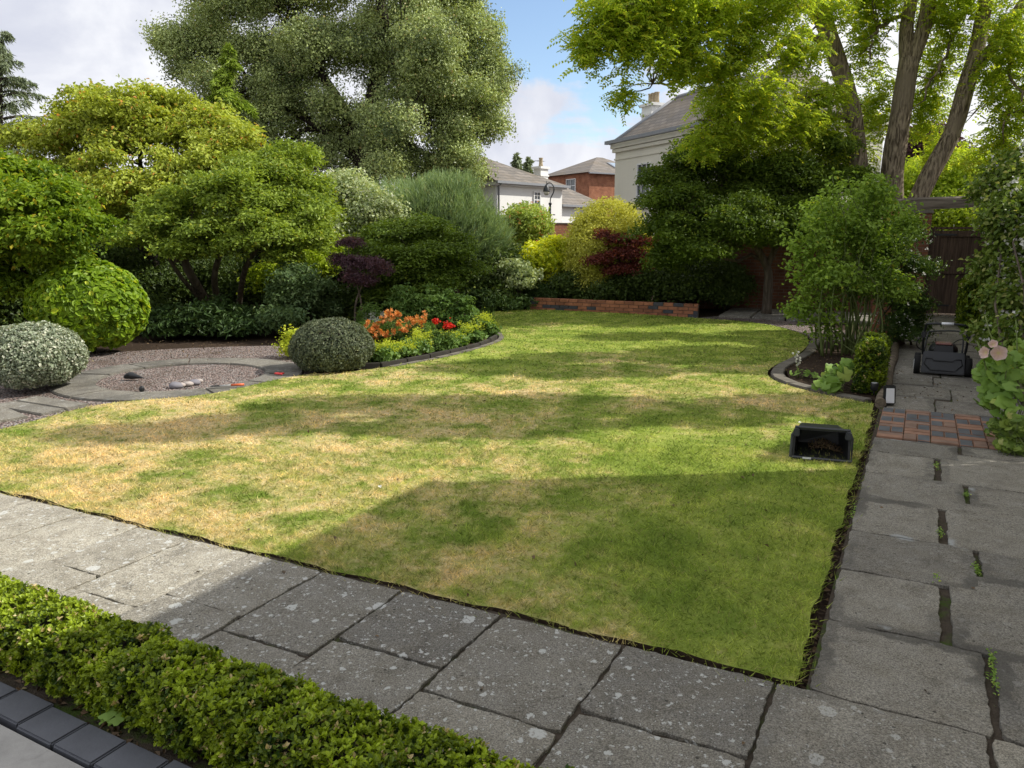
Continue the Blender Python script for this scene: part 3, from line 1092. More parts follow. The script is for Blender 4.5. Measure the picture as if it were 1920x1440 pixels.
tag(mb.build('edging_log', EDGE_W, loc=uv(5.55, .03)), 'round wooden edging pole along the left of the shaded path', 'edging')
# soil mounds of the beds
sheet('rose_bed_soil', [(5.05, 12.3), (4.41, 11.05), (3.56, 9.76), (3.33, 8.97), (3.52, 8.3), (3.9, 7.75), tuple(uv(10.5, -.02)[:2]), (7.5, 13.5)], -.012, SOIL)
sheet('flower_bed_soil', [(-2.5, 9.9), (-1.85, 9.86), (-1.0, 11.0), (-.42, 12.3), (-.38, 13.3), (-.64, 15.4), (-.5, 17.6), (-3.5, 17.6), (-3.2, 12.2)], -.005, SOIL)


# ------------------------------------------------------------------ vegetation
def shrub(name, label, cat, blobs, mat, n, m, size, L, W, seed, stems=None, core=.0, group=None, base=None, bark=BARK_D, stem_r=.02, **kw):
    rng = np.random.default_rng(seed)
    c0 = np.mean([b[0] for b in blobs], axis=0)
    loc = np.array([c0[0], c0[1], 0]) if base is None else np.array(base, float)
    root = thing(name, label, cat, loc, group)
    mb = MB()
    kw.setdefault('sub', (7, .45, .85))
    C = foliage(mb, blobs, n, m, size, L, W, rng, **kw)
    mb.build('foliage', LM[mat], root, loc)
    mb = MB()
    k = stems or 5
    for i in range(k):
        b = blobs[rng.integers(len(blobs))]
        p1 = b[0] + rng.normal(size=3) * b[1] * .3
        p0 = loc + np.array([rng.normal() * .08, rng.normal() * .08, -.03])
        tube(mb, limb(p0, p1, rng, 6, .05), np.linspace(stem_r, stem_r * .4, 6), 5)
    for i in range(min(len(C), k * 6)):
        c = C[rng.integers(len(C))]
        b = blobs[int(np.argmin([np.linalg.norm(c - q[0]) for q in blobs]))]
        tube(mb, limb(b[0], c, rng, 4, .08), np.linspace(stem_r * .5, stem_r * .15, 4), 4)
    mb.build('stems', bark, root, loc)
    return root


def tree(name, label, blobs, mat, trunks, n, m, size, L, W, seed, bark=BARK, twigs=60, group=None, limb_r=.05, core_part=True, **kw):
    """trunks: list of (points, radii). Every lobe gets a limb from the nearest trunk point"""
    rng = np.random.default_rng(seed)
    base = np.array(trunks[0][0][0], float)
    root = thing(name, label, 'tree', base, group)
    tb = MB()
    nodes = []
    for pts, rad in trunks:
        P = smooth_path(pts, 5)
        r_ = np.interp(np.linspace(0, 1, len(P)), np.linspace(0, 1, len(rad)), rad)
        r_ = r_ * (1 + .05 * wav(P * 4, 2.0))
        tube(tb, P, r_, 12)
        nodes += [(p, q) for p, q in zip(P[len(P) // 3:], r_[len(P) // 3:])]
    NP = np.array([p for p, _ in nodes])
    NR = np.array([q for _, q in nodes])
    mb = MB()
    C = foliage(mb, blobs, n, m, size, L, W, rng, **kw)
    ends = []
    for c, r_ in blobs:
        w_ = np.linalg.norm(NP - c, axis=1) + np.maximum(0, NP[:, 2] - c[2]) * .8
        i = int(np.argmin(w_))
        rr = min(limb_r, NR[i] * .7)
        L_ = limb(NP[i], c, rng, 7, .06, .08)
        tube(tb, L_, np.linspace(rr, rr * .4, 7), 6)
        ends += [(L_[3], rr * .6), (L_[5], rr * .5), (L_[6], rr * .4)]
    EP = np.array([p for p, _ in ends])
    for i in range(min(twigs, len(C))):
        c = C[rng.integers(len(C))]
        j = int(np.argmin(np.linalg.norm(EP - c, axis=1)))
        rr = ends[j][1]
        tube(tb, limb(EP[j], c, rng, 5, .09, .05), np.linspace(rr * .7, rr * .2, 5), 4)
    tb.build('trunk', bark, root, base)
    mb.build('crown', LM[mat], root, base)
    return root


def topiary(name, label, c, r, mat, n, L, W, seed, base, trunk_r=.05, group=None, alt=.05, tone=.5, squash=None, shape=4, jit=.5, trunk=True, rough=.04):
    rng = np.random.default_rng(seed)
    c, r, base = np.array(c, float), np.array(r, float), np.array(base, float)
    root = thing(name, label, 'topiary', base, group)
    mb = MB()
    d = nrm(rng.normal(size=(n, 3)))
    d = d[(d[:, 2] > -.85)]
    if squash:
        d[:, 2] = np.where(d[:, 2] < 0, d[:, 2] * squash, d[:, 2])
    k = .86 + .17 * rng.random(len(d)) ** .7
    k = k * (1 + rough * wav(d * 3, 1.0) + rough * .7 * wav(d * 9, 2.0))
    P = c + d * r * k[:, None]
    N = nrm(d * .9 + np.array([0, 0, .25]) + rng.normal(size=P.shape) * jit)
    D = rand_in_plane(N, rng, d * .6 + np.array([0, 0, .2]))
    t = tints(len(P), rng, tone, .2, alt)
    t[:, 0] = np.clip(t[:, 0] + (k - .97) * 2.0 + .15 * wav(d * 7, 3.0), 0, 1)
    s = .7 + .6 * rng.random(len(P))
    ok = P[:, 2] > .02
    leaves(mb, P[ok], N[ok], D[ok], (L * s)[ok], (W * s)[ok], t[ok], 0, shape)
    # twiggy dark inside
    th, ph = np.meshgrid(np.linspace(0, 2 * math.pi, 25)[:-1], np.linspace(.05, math.pi - .05, 13))
    g_ = np.stack([np.cos(th) * np.sin(ph), np.sin(th) * np.sin(ph), np.cos(ph)], -1)
    if squash:
        g_[..., 2] = np.where(g_[..., 2] < 0, g_[..., 2] * squash, g_[..., 2])
    g_ = c + g_ * r * .84
    i = np.arange(12)[:, None] * 24
    j = np.arange(24)[None]
    f = np.stack([i + j, i + 24 + j, i + 24 + (j + 1) % 24, i + (j + 1) % 24], -1).reshape(-1, 4)
    g_ = g_.reshape(-1, 3)
    g_[:, 2] = np.maximum(g_[:, 2], 0.0)
    mb.add(g_, f, 1, None, True)
    mb.build('foliage', [LM[mat], BARK_D], root, base)
    if trunk:
        tb = MB()
        tube(tb, limb(base - np.array([0, 0, .03]), c, rng, 5, .02), np.linspace(trunk_r, trunk_r * .7, 5), 8)
        tb.build('trunk', BARK_D, root, base)
    return root


# --- the tall evergreen oak
k38 = 38
T0 = at(690, 470, k38)
T0[2] = 0
tree('evergreen_oak', 'huge grey green evergreen oak towering behind the garden, crown cut by the top edge',
     [B(400, 85, 85, 75, 39, 3.0), B(365, 120, 55, 60, 38, 2.0), B(520, 10, 130, 95, 39, 3.5), B(680, -45, 170, 95, 39, 4), B(815, 10, 100, 95, 39, 3.2), B(470, 150, 105, 75, 38, 3), B(430, 215, 60, 60, 38.5, 2),
      B(610, 110, 135, 95, 37, 3.2), B(760, 110, 120, 100, 36.5, 3.2), B(860, 130, 80, 100, 38, 3), B(880, 225, 72, 80, 38, 2.8), B(785, 235, 110, 85, 36, 3), B(650, 235, 90, 65, 38.5, 3), B(545, 225, 85, 65, 38, 2.6),
      B(855, 310, 62, 45, 37, 2.2), B(750, 325, 85, 45, 36, 2.2), B(610, 310, 70, 45, 37.5, 2.2), B(500, 290, 70, 50, 38, 2.0), B(900, 150, 45, 60, 38, 2)],
     'oak', [([T0, at(688, 330, k38), at(700, 200, k38), at(720, 60, k38), at(700, -60, k38)], [.75, .6, .45, .3, .15]),
             ([at(688, 330, k38), at(640, 200, k38), at(560, 80, k38)], [.4, .28, .14]), ([at(690, 300, k38), at(780, 180, k38), at(850, 80, k38)], [.35, .25, .12]),
             ([at(685, 310, k38), at(600, 240, k38), at(470, 160, k38)], [.3, .2, .1])],
     5200, 88, .31, .12, .075, 21, bark=BARK_D, twigs=260, limb_r=.20, flat=.75, up=.3, out=.9, jit=.55, shell=(.6, 1.04), rough=.22, ctone=.24, alt=.05, sub=(12, .305, .82, .9))

# --- yellow green tree on the left and the spreading acer in front of it
T0 = at(300, 605, 17)
T0[2] = 0
tree('ironwood_tree', 'broad yellow green tree, sunlit along its top, left of the pointed conifer',
     [B(250, 235, 100, 50, 17, 1.5), B(160, 265, 80, 52, 17, 1.3), B(350, 245, 80, 50, 17.3, 1.4), B(185, 190, 42, 22, 17.2, .7), B(265, 182, 40, 20, 17, .7), B(330, 195, 36, 20, 17.4, .7), B(135, 215, 30, 18, 17, .6), B(90, 262, 34, 22, 17, .7), B(400, 215, 26, 18, 17.2, .5), B(225, 205, 50, 25, 16.6, .8), B(110, 330, 75, 55, 16.6, 1.2), B(240, 300, 120, 60, 16.3, 1.3), B(360, 300, 95, 60, 16.6, 1.2), B(70, 390, 60, 50, 16.6, 1.0),
      B(180, 390, 105, 55, 16.0, 1.2), B(300, 380, 95, 50, 16, 1.1), B(420, 275, 55, 45, 16.6, .9), B(60, 290, 45, 40, 17, .8)],
     'yellowgreen', [([T0, at(290, 500, 17), at(270, 400, 17), at(260, 260, 17)], [.14, .11, .08, .03]), ([at(288, 490, 17), at(200, 390, 16.8), at(140, 300, 17)], [.08, .06, .03]), ([at(280, 450, 17), at(340, 360, 16.8), at(370, 260, 17)], [.08, .06, .03])],
     1500, 56, .16, .09, .052, 22, bark=BARK_D, twigs=150, limb_r=.05, flat=.45, up=.7, out=.6, jit=.5, shell=(.5, 1.05), rough=.2, droop=.5, alt=.06, ctone=.17, sub=(12, .34, .55))
T0 = gp(405, 598)
tree('spreading_acer', 'green layered acer on dark leaning stems behind the stone ring',
     [B(495, 318, 60, 28, 15, 1.0), B(555, 345, 45, 28, 15, .9), B(590, 395, 34, 30, 14.8, .8), B(425, 352, 62, 26, 14.8, 1.0), B(520, 372, 60, 26, 14.5, 1.0), B(455, 388, 58, 24, 14.2, .9), B(372, 372, 52, 24, 14.5, .9), B(330, 418, 50, 24, 14.2, .8), B(400, 428, 55, 22, 13.9, .8),
      B(500, 428, 55, 24, 14, .8), B(560, 438, 42, 24, 14.3, .8), B(455, 462, 48, 18, 13.8, .7), B(270, 445, 42, 20, 14, .7), B(350, 468, 45, 18, 13.8, .7), B(535, 292, 40, 20, 15.2, .8), B(590, 445, 26, 20, 14.2, .5), B(530, 478, 34, 16, 14, .5), B(470, 340, 60, 26, 14.2, .9), B(300, 395, 34, 18, 14.2, .6)],
     'acer', [([T0, at(372, 540, 14.6), at(345, 480, 14.4), at(360, 400, 14.4)], [.10, .085, .07, .03]), ([gp(420, 598), at(402, 520, 14.7), at(432, 430, 14.5), at(470, 350, 14.8)], [.07, .06, .045, .02]),
              ([gp(445, 596), at(462, 500, 14.7), at(520, 420, 14.7), at(560, 370, 14.8)], [.06, .05, .035, .02]), ([gp(412, 598), at(340, 520, 14.2), at(300, 450, 14.0)], [.05, .04, .02])],
     1350, 54, .14, .08, .042, 23, bark=BARK, twigs=170, limb_r=.035, flat=.4, up=.8, out=.5, jit=.5, shell=(.45, 1.05), rough=.2, alt=.04, sub=(12, .36, .5))
T0 = at(60, 640, 11.5)
T0[2] = 0
tree('bright_maple', 'bright green maple at the left edge above the grey clipped ball',
     [B(10, 325, 85, 35, 11.6, .8), B(75, 375, 75, 32, 11.3, .7), B(-30, 395, 90, 40, 11.3, .8), B(60, 440, 85, 34, 11, .7), B(145, 430, 55, 22, 11, .5), B(-10, 490, 80, 34, 11.2, .7), B(110, 480, 50, 22, 11.2, .5), B(20, 540, 60, 25, 11.4, .5)],
     'maple', [([T0, at(50, 540, 11.5), at(30, 430, 11.5), at(10, 320, 11.6)], [.07, .06, .04, .02])],
     900, 52, .15, .085, .05, 24, bark=BARK_D, twigs=90, limb_r=.025, flat=.4, up=.7, out=.5, jit=.5, droop=.6, shell=(.4, 1.05), alt=.07, sub=(12, .34, .6))


# --- conifers
def conifer(name, label, base, top, rad, mat, seed, nb, L, W, per, droop=.3, rise=.2, start=.1, rtop=.05, tr=.15, power=.85, hang=.5):
    rng = np.random.default_rng(seed)
    base, top = np.array(base, float), np.array(top, float)
    H = top - base
    root = thing(name, label, 'tree', base)
    tb, mb = MB(), MB()
    tube(tb, [base + H * t for t in np.linspace(0, 1, 8)], np.linspace(tr, .012, 8), 8)
    P, N, D = [], [], []
    for i in range(nb):
        t = start + (1 - start) * (i + rng.random()) / nb
        r_ = rad * (1 - t) ** power * rng.uniform(.65, 1.1) + rtop
        a = rng.random() * 2 * math.pi
        d_ = np.array([math.cos(a), math.sin(a), 0])
        p0 = base + H * t
        s_ = np.linspace(0, 1, 7)[:, None]
        br = p0 + d_ * r_ * s_ + np.array([0, 0, 1]) * (rise * r_ * s_ - droop * r_ * s_ ** 2)
        tube(tb, br, np.linspace(.02 + .02 * r_, .004, 7), 4)
        m = int(per * (r_ / rad + .25))
        tt = rng.random(m) ** .7
        q = np.stack([np.interp(tt, s_[:, 0], br[:, k]) for k in range(3)], 1)
        side = np.array([-d_[1], d_[0], 0])
        lat = rng.normal(size=m)
        wdt = .22 * r_ * (1.1 - tt)
        q += side * (lat * wdt)[:, None] + np.array([0, 0, 1]) * (-np.abs(rng.normal(size=m)) * hang * .25 * (.3 + wdt))[:, None]
        dd = nrm(d_ * .6 + side * np.sign(lat)[:, None] * .6 + np.array([0, 0, -hang]) + rng.normal(size=(m, 3)) * .35)
        P.append(q)
        D.append(dd)
        N.append(nrm(np.cross(dd, rng.normal(size=(m, 3)))))
    P, N, D = map(np.concatenate, (P, N, D))
    s = .6 + .7 * rng.random(len(P))
    leaves(mb, P, N, D, L * s, W * s, tints(len(P), rng, .5, .22, .05), 0, 4, .1, .25)
    tb.build('trunk', BARK_D, root, base)
    mb.build('crown', LM[mat], root, base)
    return root


b = at(432, 470, 24)
b[2] = 0
conifer('pointed_conifer', 'slim lime green pointed conifer in front of the oak', b, at(428, 82, 24), 2.5, 'conifer', 31, 84, .26, .04, 300, .5, .25, hang=.6, power=.8)
b = at(-10, 470, 22)
b[2] = 0
conifer('larch_tree', 'wispy grey green larch with open drooping boughs at the far left edge', b, at(2, 60, 22), 2.6, 'larch', 32, 110, .17, .012, 300, .35, .45, hang=.9, power=.7, rtop=.15)
for i, (px, Y) in enumerate(((970, 82), (993, 80))):
    b = at(px, 470, Y)
    b[2] = 0
    conifer('distant_conifer', ['small distant dark conifer above the cottage roof, left of the pair', 'small distant dark conifer above the cottage roof, right of the pair'][i], b, at(px - 2, 291 + 8 * i, Y), 2.3, 'larch', 33 + i, 46, .9, .3, 70,
            .3, .3, hang=.5, power=.7, start=.45)['group'] = 'distant conifers'

# --- middle shrubs, left to right
shrub('variegated_shrub', 'pale cream edged shrub lit by sun under the oak', 'shrub', [B(665, 375, 55, 48, 18, .8), B(640, 430, 55, 45, 17.5, .8), B(700, 415, 50, 50, 17.8, .7)], 'variegated', 420, 60, .16, .085, .05, 41, alt=.2)
shrub('sunny_shrub', 'yellow green sunlit shrub between the spreading acer and the purple acer', 'shrub', [B(585, 430, 45, 40, 17, .8), B(560, 490, 55, 45, 16.6, .8), B(610, 490, 40, 45, 16.8, .7), B(530, 520, 40, 40, 16.5, .6)], 'backlit', 420, 50, .17, .085,
      .05, 42)
shrub('bluish_shrub', 'blue green upright shrub with a few white flowers left of the purple acer', 'shrub', [B(552, 545, 36, 40, 13.8, .5), B(545, 590, 36, 34, 13.4, .5), B(590, 560, 30, 45, 14.2, .5)], 'teal', 240, 50, .11, .075, .04, 43, sub=(10, .34, .9))


def feathery():
    rng = np.random.default_rng(44)
    blobs = [B(780, 405, 90, 40, 19, 1.2), B(720, 430, 60, 35, 19, 1.0), B(860, 430, 65, 45, 18.8, 1.0), B(900, 470, 45, 50, 18.6, .8), B(840, 385, 55, 30, 19, .8)]
    base = at(830, 560, 18.9)
    base[2] = 0
    root = thing('tamarisk', 'soft feathery pale green tamarisk behind the dark dome shaped acer', 'shrub', base)
    mb, tb = MB(), MB()
    for c, r_ in blobs:
        k = 620
        d = nrm(rng.normal(size=(k, 3)))
        P0 = c + d * r_ * (rng.random((k, 1)) ** .4) * .95
        dirn = nrm(P0 - base + rng.normal(size=P0.shape) * .5 + np.array([0, 0, .8]))
        m = 26
        idx = np.repeat(np.arange(k), m)
        tt = rng.random(k * m)
        Q = P0[idx] + dirn[idx] * (tt * .5)[:, None] + rng.normal(size=(k * m, 3)) * .045
        D = nrm(dirn[idx] + rng.normal(size=Q.shape) * .35)
        N = nrm(np.cross(D, rng.normal(size=Q.shape)))
        t = tints(len(Q), rng, .5, .18, .06)
        leaves(mb, Q, N, D, .15 + .1 * rng.random(len(Q)), .014, t, 0, 4, 0, 0)
        for q in range(8):
            tube(tb, limb(base, c + rng.normal(size=3) * r_ * .4, rng, 6, .05, .05), np.linspace(.03, .006, 6), 5)
    mb.build('foliage', LM['tamarisk'], root, base)
    tb.build('stems', BARK_D, root, base)


feathery()
T0 = gp(862, 598)
T0 = at(860, 600, 15.2)
T0[2] = 0
tree('dome_acer', 'dark green dome shaped layered acer behind the orange flowers',
     [B(765, 440, 85, 28, 15.2, 1.1), B(700, 470, 45, 25, 15, .8), B(830, 470, 50, 28, 15, .9), B(755, 480, 95, 28, 14.5, 1.1), B(845, 505, 40, 25, 14.8, .7), B(730, 515, 60, 25, 14.6, .8), B(800, 525, 65, 25, 14.5, .8), B(760, 550, 60, 20, 14.6, .7)],
     'darkmaple', [([T0, at(857, 555, 15.2), at(850, 515, 15.2), at(800, 460, 15.2)], [.06, .055, .045, .02])], 1000, 60, .16, .07, .035, 45, bark=BARK, twigs=80, limb_r=.03, flat=.22, up=1.1, out=.4, jit=.45, shell=(.5, 1.03), rough=.18, tone=.62, sub=(10, .38, .5))
T0 = at(668, 615, 13)
T0[2] = 0
tree('purple_acer', 'small dark purple acer with thin pale stems left of the dome shaped acer',
     [B(690, 496, 32, 10, 13, .4), B(714, 505, 17, 8, 12.9, .25), B(645, 490, 22, 12, 13.2, .35), B(655, 518, 28, 9, 13, .3), B(655, 458, 20, 8, 13.4, .3), B(684, 526, 20, 8, 12.9, .25)],
     'purple', [([T0, at(667, 570, 13), at(690, 510, 13)], [.022, .018, .008]), ([T0 + np.array([.05, 0, 0]), at(677, 565, 13), at(655, 490, 13.1)], [.018, .014, .006])], 170, 44, .085, .055, .020, 46, bark=BARK, twigs=40, limb_r=.01, flat=.35, up=.8, out=.4, jit=.55, sub=(8, .42, .55),
     droop=.8, shell=(.4, 1.0))
shrub('glossy_shrub', 'low dark glossy leaved shrub in shade behind the stone ring', 'shrub', [B(350, 612, 50, 22, 13.2, .6), B(408, 608, 52, 27, 13.4, .6), B(448, 618, 34, 20, 13.2, .5)], 'rhodo', 330, 46, .15, .11, .04, 47, shape=6)
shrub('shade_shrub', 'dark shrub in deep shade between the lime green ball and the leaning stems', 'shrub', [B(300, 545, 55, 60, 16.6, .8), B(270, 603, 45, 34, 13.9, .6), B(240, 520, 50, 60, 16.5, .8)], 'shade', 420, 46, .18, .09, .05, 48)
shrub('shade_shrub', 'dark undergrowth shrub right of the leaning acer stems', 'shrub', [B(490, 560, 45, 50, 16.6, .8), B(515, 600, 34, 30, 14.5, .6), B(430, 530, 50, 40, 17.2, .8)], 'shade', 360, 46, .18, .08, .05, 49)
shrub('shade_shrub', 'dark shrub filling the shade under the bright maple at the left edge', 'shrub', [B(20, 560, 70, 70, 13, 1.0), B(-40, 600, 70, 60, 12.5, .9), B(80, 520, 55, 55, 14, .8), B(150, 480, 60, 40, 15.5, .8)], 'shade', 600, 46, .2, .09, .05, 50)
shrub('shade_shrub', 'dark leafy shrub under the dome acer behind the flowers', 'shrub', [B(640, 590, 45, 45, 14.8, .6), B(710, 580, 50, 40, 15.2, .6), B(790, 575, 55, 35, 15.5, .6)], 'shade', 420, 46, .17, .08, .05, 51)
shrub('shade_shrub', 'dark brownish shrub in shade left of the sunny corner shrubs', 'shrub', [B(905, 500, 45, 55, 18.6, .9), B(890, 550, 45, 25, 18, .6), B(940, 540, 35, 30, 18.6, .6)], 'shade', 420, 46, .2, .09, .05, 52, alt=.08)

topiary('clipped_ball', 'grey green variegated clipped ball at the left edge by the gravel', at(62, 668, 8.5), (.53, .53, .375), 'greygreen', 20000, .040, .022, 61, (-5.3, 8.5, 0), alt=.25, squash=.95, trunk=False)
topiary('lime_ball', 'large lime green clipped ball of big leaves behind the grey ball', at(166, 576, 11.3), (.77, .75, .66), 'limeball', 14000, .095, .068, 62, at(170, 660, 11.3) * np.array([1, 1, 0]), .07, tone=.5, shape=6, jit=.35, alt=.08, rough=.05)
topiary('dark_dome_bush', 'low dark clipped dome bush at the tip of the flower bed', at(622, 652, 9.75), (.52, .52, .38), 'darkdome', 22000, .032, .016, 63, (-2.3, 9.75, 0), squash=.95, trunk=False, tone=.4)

# far middle shrubs
shrub('photinia_tree', 'small round pale green bush in front of the white cottage window', 'shrub', [B(983, 418, 32, 28, 21.5, .6), B(962, 432, 26, 26, 21.3, .5), B(1003, 428, 22, 28, 21.4, .5), B(985, 450, 30, 24, 21.3, .5)], 'photinia', 300, 50, .17, .11, .05, 53, alt=.08)
shrub('golden_laurel', 'golden yellow laurel glowing in sun left of the round golden bush', 'shrub', [B(1045, 475, 36, 26, 19.6, .6), B(1025, 500, 42, 32, 19.3, .6), B(1062, 505, 26, 30, 19.4, .5), B(1010, 530, 40, 25, 19, .5)], 'laurel', 330, 46, .16, .12, .06, 54, shape=6, tone=.6, alt=.12)
shrub('multi_stem_shrub', 'pale leaved small shrub on bare fanned stems at the end of the lawn', 'shrub', [B(955, 505, 24, 12, 18, .4), B(985, 515, 20, 12, 18, .3), B(940, 515, 16, 9, 18, .3), B(970, 530, 22, 10, 17.9, .3)], 'variegated', 90, 42, .10, .10, .05, 55, stems=9, bark=BARK,
      base=at(970, 572, 18) * np.array([1, 1, 0]))
shrub('low_border_shrub', 'low dark green border plants at the far lawn edge', 'shrub', [B(905, 566, 40, 14, 17.6, .4), B(950, 570, 35, 12, 17.7, .4), B(1010, 560, 40, 18, 18.4, .5)], 'rhodo', 240, 40, .12, .12, .035, 56, tone=.8, up=.2, jit=.9)
shrub('golden_bush', 'big round golden bush beside the tall cream house', 'shrub', [B(1140, 428, 58, 48, 18.9, .9), B(1118, 470, 52, 62, 18.7, .9), B(1170, 465, 45, 50, 18.9, .8), B(1112, 520, 42, 35, 18.6, .7)], 'yellowdome', 1000, 50, .13, .06, .03, 57, rough=.06, shell=(.72, 1.02), alt=.15, sub=None)
T0 = at(1175, 575, 18)
T0[2] = 0
tree('red_acer', 'dark red acer in front of the golden bush', [B(1150, 478, 28, 10, 17.8, .4), B(1163, 450, 20, 9, 17.9, .35), B(1120, 489, 19, 9, 17.7, .35), B(1185, 474, 22, 10, 17.8, .4), B(1130, 440, 14, 8, 17.9, .25), B(1165, 505, 28, 9, 17.7, .4), B(1200, 498, 18, 9, 17.9, .3),
                                                                B(1200, 452, 22, 9, 18, .3)], 'redacer', [([T0, at(1172, 540, 18), at(1160, 480, 17.8)], [.03, .025, .012])], 200, 44, .12, .075, .035, 58, bark=BARK_D, twigs=50, limb_r=.014, flat=.28, up=.9, out=.3, droop=.6, shell=(.4, 1.0),
     tone=.55, alt=.1)
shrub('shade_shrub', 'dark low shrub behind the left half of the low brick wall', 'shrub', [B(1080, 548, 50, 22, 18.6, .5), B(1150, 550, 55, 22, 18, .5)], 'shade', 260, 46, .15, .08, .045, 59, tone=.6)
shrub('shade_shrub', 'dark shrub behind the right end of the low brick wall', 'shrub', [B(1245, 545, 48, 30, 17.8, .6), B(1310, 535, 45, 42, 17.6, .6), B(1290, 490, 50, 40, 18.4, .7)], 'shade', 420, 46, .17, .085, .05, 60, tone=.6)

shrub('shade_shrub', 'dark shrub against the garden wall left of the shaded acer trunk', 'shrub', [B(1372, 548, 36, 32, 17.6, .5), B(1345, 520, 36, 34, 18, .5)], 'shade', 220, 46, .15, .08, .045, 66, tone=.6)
T0 = at(1437, 588, 16.6)
T0[2] = 0
tree('shaded_acer', 'wide dark green layered acer with a forked trunk under the golden robinia',
     [B(1255, 385, 62, 30, 16.2, 1.0), B(1250, 430, 55, 30, 16, .9), B(1300, 320, 70, 38, 16.8, 1.2), B(1290, 400, 85, 34, 15.8, 1.2), B(1290, 460, 80, 30, 15.8, 1.0), B(1395, 330, 85, 40, 16.8, 1.3), B(1380, 400, 95, 36, 15.8, 1.3), B(1370, 450, 80, 28, 15.6, 1.0), B(1480, 345, 80, 40, 16.8, 1.3),
      B(1470, 420, 80, 36, 16, 1.2), B(1550, 350, 60, 45, 16.8, 1.2), B(1545, 420, 60, 40, 16.6, 1.1), B(1300, 362, 60, 26, 16.4, 1.0), B(1400, 368, 65, 26, 16.4, 1.0), B(1480, 385, 60, 26, 16.4, 1.0), B(1340, 440, 60, 26, 15.9, .9), B(1430, 440, 55, 24, 16, .9), B(1330, 285, 60, 30, 17.2, 1.0), B(1560, 285, 60, 35, 17.2, 1.0), B(1258, 330, 42, 30, 16.6, .8), B(1265, 490, 50, 25, 16.4, .8)],
     'darkmaple', [([T0, at(1440, 540, 16.6), at(1438, 500, 16.6), at(1405, 440, 16.5), at(1370, 360, 16.6)], [.11, .095, .085, .06, .03]), ([at(1438, 500, 16.6), at(1465, 440, 16.5), at(1500, 350, 16.8)], [.075, .06, .03])],
     2300, 56, .16, .08, .042, 64, bark=BARK, twigs=220, limb_r=.045, flat=.38, up=.8, out=.5, jit=.5, shell=(.45, 1.06), rough=.2, tone=.55, sub=(11, .36, .45))


